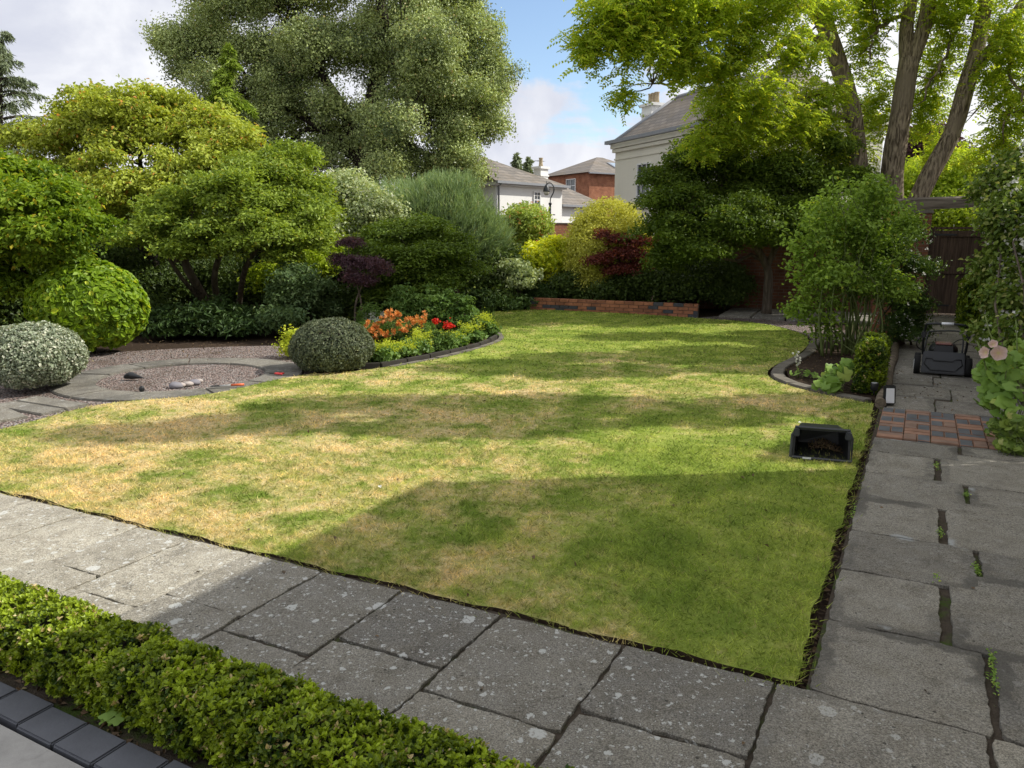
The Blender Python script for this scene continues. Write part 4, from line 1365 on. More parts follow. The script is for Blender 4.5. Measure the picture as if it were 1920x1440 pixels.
# --- the golden robinia
def robinia():
    rng = np.random.default_rng(70)
    Y0 = 17.5
    base = at(1655, 560, Y0)
    base[2] = 0
    root = thing('golden_robinia', 'golden robinia with three thick grey stems and hanging yellow green sprays', 'tree', base)
    tb, mb = MB(), MB()
    fork = at(1655, 520, Y0)
    stems = [([base + np.array([-.25, 0, 0]), at(1622, 440, Y0), at(1612, 330, Y0), at(1598, 210, Y0), at(1562, 90, Y0), at(1528, -10, Y0), at(1490, -140, Y0)], [.50, .42, .33, .32, .31, .29, .2]),
             ([base, at(1668, 440, Y0), at(1672, 330, Y0 - .1), at(1688, 220, Y0 - .2), at(1705, 110, Y0 - .2)], [.55, .46, .43, .36, .36]),
             ([at(1700, 130, Y0 - .2), at(1700, 50, Y0 - .1), at(1712, -40, Y0), at(1700, -180, Y0)], [.26, .24, .23, .15]),
             ([at(1708, 120, Y0 - .2), at(1735, 40, Y0 - .3), at(1748, -50, Y0 - .4), at(1790, -180, Y0)], [.27, .25, .24, .15]),
             ([base + np.array([.25, -.1, 0]), at(1690, 460, Y0 - .3), at(1732, 350, Y0 - .4), at(1785, 250, Y0 - .5), at(1812, 160, Y0 - .5), at(1832, 90, Y0 - .5), at(1850, -20, Y0 - .5), at(1860, -140, Y0)], [.46, .38, .34, .31, .29, .27, .24, .15]),
             ([at(1818, 140, Y0 - .5), at(1860, 90, Y0 - .9), at(1915, 10, Y0 - 1.3), at(1980, -80, Y0 - 1.6)], [.22, .19, .17, .1])]
    for pts, rad in stems:
        P = smooth_path(pts, 6)
        r_ = np.interp(np.linspace(0, 1, len(P)), np.linspace(0, 1, len(rad)), rad)
        tube(tb, P, r_ * .58 * (1 + .06 * wav(P * 3, 1.0)), 14)
    # hanging boughs
    bough = [([(1600, 210), (1540, 230), (1500, 222), (1450, 260), (1400, 275)], 17.2, .10), ([(1555, 80), (1480, 110), (1440, 150), (1420, 220), (1380, 250)], 16.5, .09), ([(1535, 20), (1490, 10), (1440, 40), (1330, 70), (1250, 60)], 15, .10),
             ([(1540, 40), (1440, -40), (1300, -30), (1180, 20), (1110, 70)], 13.5, .11), ([(1560, 90), (1500, 60), (1420, 110), (1300, 150), (1220, 160)], 14.5, .08), ([(1735, 30), (1790, 50), (1760, 120), (1730, 190)], 16.8, .06),
             ([(1850, 40), (1900, 70), (1895, 140), (1930, 200)], 15.5, .07), ([(1700, 20), (1640, 60), (1630, 120)], 17, .05), ([(1845, 60), (1890, 170), (1880, 240)], 16, .06), ([(1520, -10), (1400, -60), (1250, -80), (1100, -20)], 14, .1),
             ([(1598, 200), (1560, 170), (1480, 190), (1380, 200), (1310, 230)], 15.5, .07), ([(1612, 270), (1575, 260), (1570, 215)], 17.4, .05)]
    starts = []
    for pts, Y1, r0 in bough:
        n = len(pts)
        q = [at(p[0], p[1], Y0 + (Y1 - Y0) * i / (n - 1)) for i, p in enumerate(pts)]
        P = smooth_path(q, 5)
        P += rng.normal(size=P.shape) * .03
        tube(tb, P, np.linspace(r0, .015, len(P)), 7)
        starts += list(P[3:])
    S = np.array(starts)
    # sprays: (px, py, rx, ry, Y, weight)
    lobes = [(1110, 75, 38, 40, 13.6, 1), (1150, 20, 60, 45, 13.6, 1.5), (1200, 75, 55, 40, 13.8, 1.2), (1235, 20, 60, 40, 14, 1.3), (1174, 178, 13, 24, 14, .22), (1290, 90, 60, 40, 14.4, 1.1), (1330, 20, 60, 40, 14.6, 1.3), (1262, 122, 34, 18, 14.4, .4),
             (1355, 130, 52, 36, 15, 1.0), (1350, 205, 42, 36, 15.5, .8), (1318, 266, 34, 24, 15.5, .5), (1400, 70, 55, 40, 15, .9), (1440, 15, 60, 35, 15, .8), (1420, 180, 55, 38, 15.8, 1.2), (1400, 245, 58, 40, 16, 1.2), (1480, 235, 58, 42, 16.4, 1.4), (1460, 290, 45, 28, 16.6, .5),
             (1535, 185, 50, 44, 16.8, 1.1), (1545, 265, 48, 45, 17, 1.1), (1490, 95, 50, 40, 16, .9), (1620, 90, 30, 50, 17.5, .6), (1640, 20, 45, 35, 17.5, .8), (1645, 190, 30, 70, 18, 1.0), (1600, 290, 40, 35, 18.2, .5), (1765, 90, 38, 60, 17.5, .9), (1745, 200, 38, 60, 17.8, 1.2), (1790, 20, 40, 35, 17, .8),
             (1880, 150, 45, 60, 16.5, 1.1), (1900, 60, 40, 50, 16, 1.0), (1895, 250, 40, 50, 16.5, .9), (1950, 150, 45, 90, 15.8, 1.0), (1760, 280, 30, 30, 18, .4), (1560, 10, 40, 30, 16.5, .5), (1270, -30, 120, 40, 14, 1.5), (1450, -40, 120, 40, 15, 1.5), (1640, -40, 90, 40, 17, 1.2), (1820, -40, 120, 50, 17, 1.5),
             (1560, -160, 350, 110, 17.5, 1.2), (1840, 290, 35, 40, 17.5, .45)]
    for (px, py, rx, ry, Y, wgt) in lobes:
        c, r_ = B(px, py, rx, ry, Y, rx * Y / FPX * 1.1)
        k = int(84 * wgt)
        d = nrm(rng.normal(size=(k, 3)))
        rr = rng.random((k, 1)) ** .4
        P0 = c + d * r_ * rr * (1 + .25 * wav(d * 3, px))[:, None]
        for p in P0[::11]:
            j = int(np.argmin(np.linalg.norm(S - p, axis=1)))
            tube(tb, limb(S[j], p, rng, 5, .08, .06), np.linspace(.016, .005, 5), 4)
        # each shoot carries several pinnate leaves
        m = 5
        idx = np.repeat(np.arange(k), m)
        Q = P0[idx] + rng.normal(size=(k * m, 3)) * .11
        dr = nrm(rng.normal(size=Q.shape) * np.array([1, 1, .3]) + np.array([-.15, -.25, -.28]))
        Ln = rng.uniform(.16, .30, len(Q))
        up = nrm(np.array([.25, -.15, 1.0]) + rng.normal(size=Q.shape) * .3)
        side = nrm(np.cross(dr, up))
        nn = np.cross(side, dr)
        tn = np.clip(.5 + rng.normal(size=len(Q)) * .18 + .12 * wav(Q * 1.1, 2.0), 0, 1)
        npair = 5
        for q in range(npair):
            f_ = (q + .6) / npair
            pos = Q + dr * (Ln * f_)[:, None] + np.array([0, 0, -1]) * (Ln * f_ ** 2 * .25)[:, None]
            for sgn in (-1, 1):
                D = nrm(side * sgn + dr * .45 + np.array([0, 0, -.25]))
                t = np.zeros((len(Q), 4), np.float32)
                t[:, 0] = np.clip(tn + rng.normal(size=len(Q)) * .08, 0, 1)
                t[:, 1] = np.where(rng.random(len(Q)) < .12, .7, 0)
                t[:, 3] = 1
                N = nrm(nn + rng.normal(size=Q.shape) * .3)
                N = nrm(N - D * np.sum(N * D, -1, keepdims=True))
                leaves(mb, pos + D * .034, N, D, .074, .042, t, 0, 4, .08, .1)
    tb.build('trunk', BARK_R, root, base)
    mb.build('crown', LM['robinia'], root, base)


robinia()

# trees behind the gate and wall
for i, (lab, blobs, mt, seed) in enumerate((
        ('sunny green tree beyond the garden wall right of the robinia stems', [B(1760, 330, 60, 40, 25, 1.6), B(1830, 350, 50, 45, 25, 1.5), B(1780, 390, 80, 45, 24.5, 1.6), B(1700, 380, 45, 45, 26, 1.4), B(1800, 430, 70, 40, 24.5, 1.5)], 'backlit', 71),
        ('purple leaved tree beyond the wall between two robinia stems', [B(1740, 265, 32, 25, 28, 1.0), B(1770, 295, 30, 22, 28, .9), B(1730, 300, 28, 22, 28, .8)], 'purple', 72))):
    T0 = at(1760, 480, 25.5 + 2.5 * i)
    T0[2] = 0
    tree('neighbour_tree', lab, blobs, mt, [([T0, at(1760, 420, T0[1]), at(1755, 330 - 40 * i, T0[1])], [.14, .11, .04])], 620 - 320 * i, 46, .26, .13, .07, seed, bark=BARK_D, twigs=40, limb_r=.05, shell=(.4, 1.05))


# --- climbing rose, jasmine, wall climber
def rose():
    rng = np.random.default_rng(80)
    base = np.array([4.9, 11.0, 0])
    root = thing('climbing_rose', 'tall leggy rose bush with bare green canes at its foot beside the path', 'rose', base)
    blobs = [B(1600, 390, 75, 45, 11.2, .7), B(1560, 450, 70, 45, 11, .7), B(1640, 450, 65, 55, 11.2, .7), B(1535, 520, 50, 45, 10.9, .6), B(1600, 525, 60, 45, 11, .6), B(1650, 540, 45, 50, 11.2, .5), B(1530, 580, 40, 30, 10.9, .45), B(1655, 380, 50, 35, 11.4, .6)]
    mb, tb = MB(), MB()
    C = foliage(mb, blobs, 430, 32, .11, .058, .038, rng, flat=.5, up=.8, out=.5, jit=.5, shell=(.3, 1.12), rough=.3, alt=.03, droop=.4, shape=6, sub=(6, .4, .7))
    tips = [(1480, 455), (1468, 430), (1490, 520), (1560, 330), (1580, 345), (1640, 345), (1690, 400), (1500, 600), (1700, 470), (1720, 430), (1535, 370), (1610, 350), (1515, 400), (1475, 490), (1550, 350), (1665, 355), (1500, 545), (1590, 330), (1515, 625)]
    for px, py in tips:
        p1 = at(px, py, 10.9 + rng.normal() * .15)
        c = limb(base + np.array([rng.normal() * .22, rng.normal() * .18, 0]), p1, rng, 9, .03, .10)
        tube(tb, c, np.linspace(.014, .004, 9), 5)
        t = rng.random(90) ** .6 * .6 + .4
        q = np.stack([np.interp(t, np.linspace(0, 1, 9), c[:, k]) for k in range(3)], 1) + rng.normal(size=(90, 3)) * .06
        N = nrm(np.array([0, -.2, .9]) + rng.normal(size=q.shape) * .45)
        leaves(mb, q, N, rand_in_plane(N, rng), .065, .042, tints(90, rng, .7, .15, .03), 0, 6)
    for i in range(22):
        c = C[rng.integers(len(C))]
        p0 = base + np.array([rng.normal() * .25, rng.normal() * .2, 0])
        mid = p0 + np.array([rng.normal() * .1, 0, rng.uniform(.6, 1.0)])
        tube(tb, smooth_path([p0, mid, c], 5), np.linspace(rng.uniform(.010, .020), .005, 11), 6)
    mb.build('foliage', LM['rose'], root, base)
    tb.build('canes', STEM, root, base)


rose()


def blooms(root, name, C, mat, rng, size, n=5, loc=(0, 0, 0), up=.6):
    """tiny clustered flowers, one mesh"""
    mb = MB()
    k = len(C)
    idx = np.repeat(np.arange(k), n)
    P = C[idx] + rng.normal(size=(k * n, 3)) * size * .5
    N = nrm(rng.normal(size=P.shape) + np.array([0, -.5, up]))
    leaves(mb, P, N, rand_in_plane(N, rng), size, size * .8, tints(len(P), rng, .6, .3, .1), 0, 4, .1)
    o = mb.build(name, LM[mat], root, loc)
    o['kind'] = 'stuff'
    return o


def climber(name, label, blobs, mat, n, m, size, L, W, seed, base, fl, flsize, **kw):
    rng = np.random.default_rng(seed)
    root = thing(name, label, 'climber', base)
    mb, tb = MB(), MB()
    C = foliage(mb, blobs, n, m, size, L, W, rng, **kw)
    mb.build('foliage', LM[mat], root, base)
    for i in range(18):
        tube(tb, limb(np.array(base) + rng.normal(size=3) * np.array([.12, .12, 0]), C[rng.integers(len(C))], rng, 6, .05), np.linspace(.02, .005, 6), 5)
    tb.build('stems', BARK, root, base)
    pick = []
    for c, r_ in blobs:
        d = nrm(rng.normal(size=(fl, 3)) + np.array([-.4, -.9, .2]))
        pick.append(c + d * r_ * rng.uniform(1.0, 1.35, (fl, 1)))
    blooms(root, 'blossoms', np.concatenate(pick), 'white', rng, flsize, 4, base)
    return root


climber('jasmine', 'dark leaved jasmine with small white flowers on the brick pier', [B(1690, 450, 38, 38, 12.0, .4), B(1700, 520, 40, 45, 11.9, .4), B(1690, 580, 36, 40, 11.8, .4), B(1665, 480, 30, 40, 11.8, .35), B(1700, 620, 30, 25, 11.7, .3)], 'jasmine', 420, 46, .09, .05, .025, 81,
        at(1680, 640, 12) * np.array([1, 1, 0]), 14, .035, alt=.05, sub=(8, .42, .85))
HB = uv(6.0, 1.45)
climber('climbing_hydrangea', 'leafy wall climber dotted with white flowers at the right edge',
        [B(1925, 330, 45, 45, 9.8, .5), B(1910, 400, 45, 45, 9.3, .5), B(1935, 470, 55, 50, 9, .5), B(1890, 500, 38, 28, 9.3, .4), B(1925, 560, 45, 50, 8.7, .45), B(1905, 630, 40, 40, 8.4, .4), B(1940, 690, 45, 50, 8, .4), B(1875, 350, 30, 25, 10, .35)], 'hydrangea', 950, 36, .11, .062, .042,
        82, HB, 60, .046, alt=.14, shape=6, droop=.5, up=.6, out=.6, sub=(9, .38, .8))

# --- walls, pier, pergola and gate
def wall_obj(name, label, p0, p1, h, th, mat, cap=True):
    p0, p1 = np.array(p0, float)[:2], np.array(p1, float)[:2]
    L = np.linalg.norm(p1 - p0)
    a = math.atan2(p1[1] - p0[1], p1[0] - p0[0])
    root = thing(name, label, 'wall', (p0[0], p0[1], 0), rotz=a)
    mb = MB()
    box(mb, (L / 2, 0, h / 2 - .05), (L, th, h + .1))
    mb.build('brickwork', mat, root)
    if cap:
        mb = MB()
        n = max(1, int(L / .45))
        for i in range(n):
            box(mb, ((i + .5) * L / n, 0, h + .025), (L / n * .985, th + .06, .05))
        mb.build('coping', EDGE_ST, root, bevel=.008)
    return root


wall_obj('garden_wall', 'brick garden wall in shade behind the acers, running to the gate pier', (3.6, 19.2), uv(16.2, .05), 1.9, .23, BRICK_WALL)
wall_obj('low_boundary_wall', 'low brick boundary wall behind the sunny corner shrubs', (-9, 21.2), (3.5, 19.25), 1.25, .23, BRICK_WALL)
wall_obj('side_wall', 'brick wall along the right of the path behind the white flowered climber', uv(5.2, 1.62), uv(16.1, 1.62), 2.15, .23, BRICK_WALL)


def brickwork(mb, x0, x1, y, z0, courses, depth, rng, blue=.2, L=.215, H=.065, j=.010):
    for k in range(courses):
        x = x0 - (L / 2 if k % 2 else 0)
        while x < x1:
            a, b = max(x, x0), min(x + L, x1)
            if b - a > .03:
                box(mb, ((a + b) / 2, y, z0 + k * (H + j) + H / 2), (b - a - j, depth + rng.normal() * .002, H), 1 if rng.random() < blue else (0 if rng.random() < .6 else 2))
            x += L + j * .3


rng = np.random.default_rng(90)
p0, p1 = np.array([.43, 17.85, 0]), np.array([3.95, 16.15, 0])
Lw = np.linalg.norm(p1 - p0)
root = thing('low_brick_wall', 'low red and blue brick wall edging the far end of the lawn', 'wall', p0, rotz=math.atan2(p1[1] - p0[1], p1[0] - p0[0]))
mb = MB()
brickwork(mb, 0, Lw, 0, -.03, 4, .115, rng, .22)
mb.build('bricks', [BRICK_R, BRICK_B, BRICK_R2], root)
mb = MB()
box(mb, (Lw / 2, .02, .10), (Lw - .01, .10, .28))
mb.build('mortar', MORTAR, root)

pc = at(1655, 610, 12.3)
root = thing('brick_pier', 'red brick pergola pier beside the rose, half hidden by jasmine', 'pier', (pc[0], pc[1], 0), rotz=-AL)
mb = MB()
for face in range(28):
    z = face * .075
    for (cx, cy, sx, sy) in ((-.06, -.11, .215, .105), (.115, -.055, .105, .215), (.06, .11, .215, .105), (-.115, .055, .105, .215)) if face % 2 else ((.06, -.11, .215, .105), (-.115, -.055, .105, .215), (-.06, .11, .215, .105), (.115, .055, .105, .215)):
        box(mb, (cx, cy, z + .0325), (sx, sy, .065), 0 if rng.random() < .9 else 1)
mb.build('bricks', [BRICK_R, BRICK_B], root, bevel=.004)
mb = MB()
box(mb, (0, 0, 1.0), (.315, .315, 2.15))
mb.build('mortar', MORTAR, root)

a, b = at(1562, 396, 12.7), at(1895, 372, 12.3)
L_ = np.linalg.norm(b - a)
dirv = (b - a) / L_
root = thing('pergola_beam', 'rough weathered timber beam spanning the path above the gate', 'beam', a, rotz=math.atan2(dirv[1], dirv[0]))
mb = MB()
n = 14
xs = np.linspace(0, L_, n)
hts = .085 + .012 * np.sin(xs * 2.1) + .02 * (xs / L_)
vs, f = [], []
for i in range(n):
    zc = (b[2] - a[2]) * xs[i] / L_ + .02 * math.sin(xs[i] * 1.7)
    for (yy, zz) in ((-.075, -1), (.075, -1), (.085, -.4), (.08, .75), (.05, 1), (-.05, 1), (-.085, .7), (-.08, -.5)):
        vs.append((xs[i], yy + .01 * math.sin(xs[i] * 3 + zz), zc + zz * hts[i]))
for i in range(n - 1):
    for j in range(8):
        f.append((i * 8 + j, i * 8 + (j + 1) % 8, (i + 1) * 8 + (j + 1) % 8, (i + 1) * 8 + j))
mb.add(vs, f)
mb.f.append((np.array([list(range(8))[::-1]]), 0, False))
mb.f.append((np.array([list(range((n - 1) * 8, n * 8))]), 0, False))
mb.build('timber', BEAM_W, root)

# gate
GO = uv(16.15, .46)
root = thing('garden_gate', 'dark brown boarded wooden gate at the end of the path', 'gate', GO, rotz=-AL)
GW, GH = 1.26, 1.80
mb = MB()
x = .09
i = 0
while x < GW - .09:
    w_ = min(.078, GW - .09 - x)
    box(mb, (x + w_ / 2, .012 + .003 * (i % 2), GH / 2), (w_ - .0005, .022, GH - .1))
    x += w_
    i += 1
mb.build('boards', GATE_W, root, bevel=.003)
for x in (.055, GW - .055):
    mb = MB()
    box(mb, (x, -.012, GH / 2), (.11, .05, GH - .02))
    mb.build('stile', GATE_W, root, bevel=.005)
for z, h in ((GH - .08, .13), (GH * .53, .16), (.12, .18)):
    mb = MB()
    box(mb, (GW / 2, -.010, z), (GW - .225, .046, h))
    mb.build('rail', GATE_W, root, bevel=.005)
for z in (GH - .10, .20):
    mb = MB()
    box(mb, (.20, -.041, z), (.40, .008, .035))
    tube(mb, [(.0, -.045, z - .04), (.0, -.045, z + .04)], .014, 8)
    mb.build('strap_hinge', BLACK_M, root)
mb = MB()
box(mb, (GW - .06, -.045, GH * .55), (.03, .014, .16))
tube(mb, [(GW - .06, -.05, GH * .6), (GW - .06, -.09, GH * .59), (GW - .06, -.09, GH * .52), (GW - .06, -.05, GH * .51)], .008, 6)
mb.build('latch', BLACK_M, root)
mb = MB()
box(mb, (-.051, .0, GH / 2 + .02), (.10, .10, GH + .1))
box(mb, (GW + .051, .0, GH / 2 + .02), (.10, .10, GH + .1))
box(mb, (GW / 2, .0, GH + .035), (GW + .03, .09, .05))
mb.build('gate_frame', GATE_W, root, bevel=.006)
for i, (vv, lab) in enumerate(((.18, 'brick gate pier on the left of the wooden gate'), (1.98, 'brick gate pier on the right of the wooden gate'))):
    p = uv(16.1, vv)
    root = thing('gate_pier', lab, 'pier', p, 'gate piers', rotz=-AL)
    mb = MB()
    box(mb, (0, 0, 1.05), (.36, .36, 2.2))
    mb.build('brickwork', BRICK_WALL, root)
    mb = MB()
    box(mb, (0, 0, 2.18), (.44, .44, .07), top=(.9, .9))
    mb.build('cap', EDGE_ST, root, bevel=.01)


# --- small box hedges
def boxhedge(name, label, c, half, ex, ey, n, L, W, seed, mat='box', group=None, rough=.035, tone=.5, alt=.03, shape=4, deep=.75):
    rng = np.random.default_rng(seed)
    c, half = np.array(c, float), np.array(half, float)
    base = np.array([c[0], c[1], 0])
    mb = MB()
    # points on top and sides of the block
    A = np.array([half[0] * half[1] * 4, half[0] * half[2] * 4, half[0] * half[2] * 4, half[1] * half[2] * 4, half[1] * half[2] * 4])
    side = rng.choice(5, n, p=A / A.sum())
    q = rng.uniform(-1, 1, (n, 3))
    nn = np.zeros((n, 3))
    for k, (ax, sg) in enumerate(((2, 1), (1, -1), (1, 1), (0, -1), (0, 1))):
        mk = side == k
        q[mk, ax] = sg
        nn[mk, ax] = sg
    # round the top edges over
    ov = np.maximum(0, np.abs(q[:, 1]) - .72) * np.maximum(0, q[:, 2] - .55)
    q[:, 2] -= ov * 1.3
    loc = q * half
    dep = (rng.random(n) ** 1.6) * .045
    lump = rough * (wav(np.stack([loc[:, 0] * 6, loc[:, 1] * 6, loc[:, 2] * 6], 1), seed) + .8 * wav(loc * 15, seed + 1))
    loc = loc + nn * (lump - dep)[:, None]
    P = c + loc[:, :1] * ex + loc[:, 1:2] * ey + loc[:, 2:] * np.array([0, 0, 1])
    nw = nn[:, :1] * ex + nn[:, 1:2] * ey + nn[:, 2:] * np.array([0, 0, 1])
    # sprigs: several leaves around each tip
    m = 5
    idx = np.repeat(np.arange(n), m)
    axis = nrm(nw * .7 + np.array([0, 0, .6]) + rng.normal(size=nw.shape) * .45)
    rad = rng.normal(size=(n * m, 3))
    rad = nrm(rad - axis[idx] * np.sum(rad * axis[idx], -1, keepdims=True))
    D = nrm(rad * .8 + axis[idx] * .75)
    N = nrm(axis[idx] * .9 - rad * .5 + rng.normal(size=rad.shape) * .25)
    N = nrm(N - D * np.sum(N * D, -1, keepdims=True))
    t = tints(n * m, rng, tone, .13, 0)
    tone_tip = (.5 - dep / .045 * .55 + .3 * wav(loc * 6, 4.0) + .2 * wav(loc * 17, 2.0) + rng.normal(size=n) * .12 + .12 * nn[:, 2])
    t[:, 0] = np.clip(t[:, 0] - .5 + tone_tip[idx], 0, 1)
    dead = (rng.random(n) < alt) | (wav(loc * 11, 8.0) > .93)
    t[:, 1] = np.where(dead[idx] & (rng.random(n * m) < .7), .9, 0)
    Q = P[idx] + D * L * .5 + axis[idx] * (rng.random((n * m, 1)) * L * 1.1)
    ok = Q[:, 2] > .005
    s = .7 + .6 * rng.random(n * m)
    leaves(mb, Q[ok], N[ok], D[ok], (L * s)[ok], (W * s)[ok], t[ok], 0, shape, .15, .1)
    root = thing(name, label, 'hedge', base, group)
    mb.build('foliage', LM[mat], root, base)
    mb = MB()
    box(mb, c - np.array([0, 0, half[2] * .12]), (half[0] * 2 - .09, half[1] * 2 - .09, half[2] * 2 * .84), 0, ex=ex, ey=ey)
    mb.build('twigs', BARK_D, root, base, bevel=.02)
    return root


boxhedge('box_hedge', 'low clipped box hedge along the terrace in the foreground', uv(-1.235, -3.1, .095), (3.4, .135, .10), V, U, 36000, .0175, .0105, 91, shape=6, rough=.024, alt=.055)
hb = uv(6.75, -.14, .25)
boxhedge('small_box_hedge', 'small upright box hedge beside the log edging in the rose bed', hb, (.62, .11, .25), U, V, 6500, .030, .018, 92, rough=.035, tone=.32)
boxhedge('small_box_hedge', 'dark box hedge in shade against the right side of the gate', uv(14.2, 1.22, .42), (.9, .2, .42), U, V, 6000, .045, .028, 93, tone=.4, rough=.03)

# dark clipped hedge closing the garden on the left
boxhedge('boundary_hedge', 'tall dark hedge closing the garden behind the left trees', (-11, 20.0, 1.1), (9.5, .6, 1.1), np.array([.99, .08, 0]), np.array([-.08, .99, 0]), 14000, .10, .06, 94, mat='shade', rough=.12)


# ------------------------------------------------------------------ flower bed
def clump(name, label, cat, c, r, h, mat, seed, n=60, m=14, L=.06, W=.03, group=None):
    rng = np.random.default_rng(seed)
    c = np.array(c, float)
    root = thing(name, label, cat, c, group)
    mb = MB()
    foliage(mb, [(c + np.array([0, 0, h * .45]), np.array([r, r, h * .5]))], n, m, .05, L, W, rng, shell=(.3, 1.05), bottom=.9, zmin=.01, up=.7, out=.5)
    mb.build('foliage', LM[mat], root, c)
    return root, rng


LIME = [(706, 672, 'beside the dark dome bush'), (740, 664, 'nearest the orange flowers'), (778, 655, 'below the middle of the orange flowers'), (812, 648, 'just left of the red flower'), (845, 640, 'below the red flower'), (878, 632, 'right of the red flower'), (906, 622, 'at the right tip of the bed')]
for i, (px, py, where) in enumerate(LIME):
    c = gp(px, py + 14)
    c[1] += .35
    hs = (1.0, .75, 1.15, .7, .75, 1.05, 1.35)[i]
    root, rng = clump('lady_mantle', 'lime green flowering clump ' + where, 'plant', c, .21, .20 * hs, 'bed', 100 + i, 60, 16, .075, .055, 'lime green clumps along the bed edge')
    mb = MB()
    for q in range(26):
        a = rng.random() * 6.28
        p = c + np.array([math.cos(a) * rng.random() * .24, math.sin(a) * rng.random() * .24, rng.uniform(.13, .27) * hs])
        P = p + rng.normal(size=(34, 3)) * .032
        N = nrm(rng.normal(size=P.shape) + np.array([0, 0, .8]))
        leaves(mb, P, N, rand_in_plane(N, rng), .024, .018, tints(34, rng, .5, .2, .05), 0, 4)
    mb.build('flowers', LM['lime'], root, c)
c = gp(528, 680)
root, rng = clump('lady_mantle', 'lime green flowering clump left of the dark dome bush', 'plant', c + np.array([0, .6, 0]), .20, .42, 'lime', 120, 80, 22, .04, .03, 'lime green clumps along the bed edge')

ORANGE = [((705, 625), 'left', [(694, 606), (707, 614), (693, 619), (709, 617), (718, 602), (724, 597), (699, 630), (716, 624)]), ((735, 620), 'middle', [(730, 586), (750, 588), (745, 590), (728, 592), (728, 625), (740, 623), (754, 621), (745, 606), (760, 611)]), ((785, 612), 'right', [(765, 599), (780, 600), (793, 592), (795, 601), (787, 605), (775, 605)])]
for i, ((px, py), nm, heads) in enumerate(ORANGE):
    c = at(px, 650, 12.3)
    c[2] = 0
    root, rng = clump('alstroemeria', nm + ' clump of tall orange lilies in the flower bed', 'flower', c, .28, .34, 'bed', 130 + i, 100, 16, .09, .016, 'orange flower clumps')
    tb = MB()
    for (hx, hy) in heads:
        hc = at(hx, hy, 11.9 + rng.normal() * .12)
        for q in range(4):
            tube(tb, limb(c + rng.normal(size=3) * np.array([.1, .1, 0]), hc + rng.normal(size=3) * .02, rng, 5, .03), .004, 4)
        mb = MB()
        for q in range(int(rng.integers(4, 8))):      # trumpets in each head
            fc = hc + rng.normal(size=3) * np.array([.042, .035, .026])
            ax = nrm((rng.normal(size=3) + np.array([0, -.7, .3]))[None])[0]
            r1 = nrm(np.cross(ax, [0.3, .2, 1])[None])[0]
            r2 = np.cross(ax, r1)
            ang = np.arange(6) * math.pi / 3
            rd = np.cos(ang)[:, None] * r1 + np.sin(ang)[:, None] * r2
            D = nrm(rd * .8 + ax * .55)
            N = nrm(ax * .8 - rd * .55)
            leaves(mb, fc + D * .022, N, D, .052, .024, tints(6, rng, .5, .25, .1), 0, 4, .1, .2)
        mb.build('flower_head', LM['orange'], root, c)
    tb.build('stalks', STEM, root, c)

for i, (px, py, s_, lab) in enumerate(((841, 613, 1.0, 'single bright red flower on the right of the bed'), (817, 605, .6, 'small dull red flower left of the bright red one'))):
    hc = at(px, py - 3, 11.3)
    c = np.array([hc[0], hc[1], 0])
    root, rng = clump('red_flower', lab, 'flower', c, .12, .3, 'bed', 140 + i, 40, 14, .07, .02)
    mb = MB()
    P = hc + rng.normal(size=(60, 3)) * np.array([.042, .035, .028]) * s_
    N = nrm(rng.normal(size=P.shape) + np.array([0, -.5, .6]))
    leaves(mb, P, N, rand_in_plane(N, rng), .05, .035, tints(60, rng, .5, .3, 0), 0, 4)
    mb.build('flower_head', LM['red'], root, c)
    tb = MB()
    tube(tb, limb(c, hc, rng, 5, .02), .006, 5)
    tb.build('stalk', STEM, root, c)
hc = at(696, 592, 12.9)
c = np.array([hc[0], hc[1], 0])
root, rng = clump('white_lily', 'cream white lilies behind the left orange flowers', 'flower', c, .22, .6, 'bed', 145, 60, 14, .1, .02)
for q in range(7):
    p = hc + np.array([rng.uniform(-.18, .28), rng.uniform(-.1, .1), rng.uniform(-.08, .06)])
    mb = MB()
    ang = np.arange(6) * math.pi / 3
    rd = np.stack([np.cos(ang), np.zeros(6), np.sin(ang)], 1)
    D = nrm(rd + np.array([0, -.4, .1]))
    N = nrm(np.array([0, -.8, .1]) - rd * .4)
    leaves(mb, p + D * .035, N, D, .075, .03, tints(6, rng, .6, .3, .2), 0, 6)
    mb.build('flower_head', LM['white'], root, c)
for i, (px, py, h, lab) in enumerate(((812, 640, .9, 'tall bright leafy plant in the middle of the flower bed under the dome acer'), (755, 640, .95, 'thin pale leafy plant behind the middle orange lilies'), (835, 632, .8, 'leafy plant behind the red flower'), (865, 628, .7, 'pale flowering plant near the acer trunk'))):
    c = at(px, 640, 13.2)
    c[2] = 0
    clump('border_plant', lab, 'plant', c, .26, h, 'bed', 150 + i, 130, 16, .075, .035)
# grassy tuft at the bed tip
c = gp(905, 618)
root = thing('iris_tuft', 'spiky dark tuft of sword leaves at the right tip of the bed', 'plant', c)
rng = np.random.default_rng(160)
mb = MB()
n = 130
P = c + rng.normal(size=(n, 3)) * np.array([.10, .10, 0])
D = nrm(rng.normal(size=(n, 3)) * np.array([.22, .22, 0]) + np.array([0, 0, 1]))
N = nrm(np.cross(D, rng.normal(size=(n, 3))))
leaves(mb, P, N, D, rng.uniform(.3, .5, n), .022, tints(n, rng, .4, .2, .02), 0, 3)
mb.build('foliage', LM['bed'], root, c)

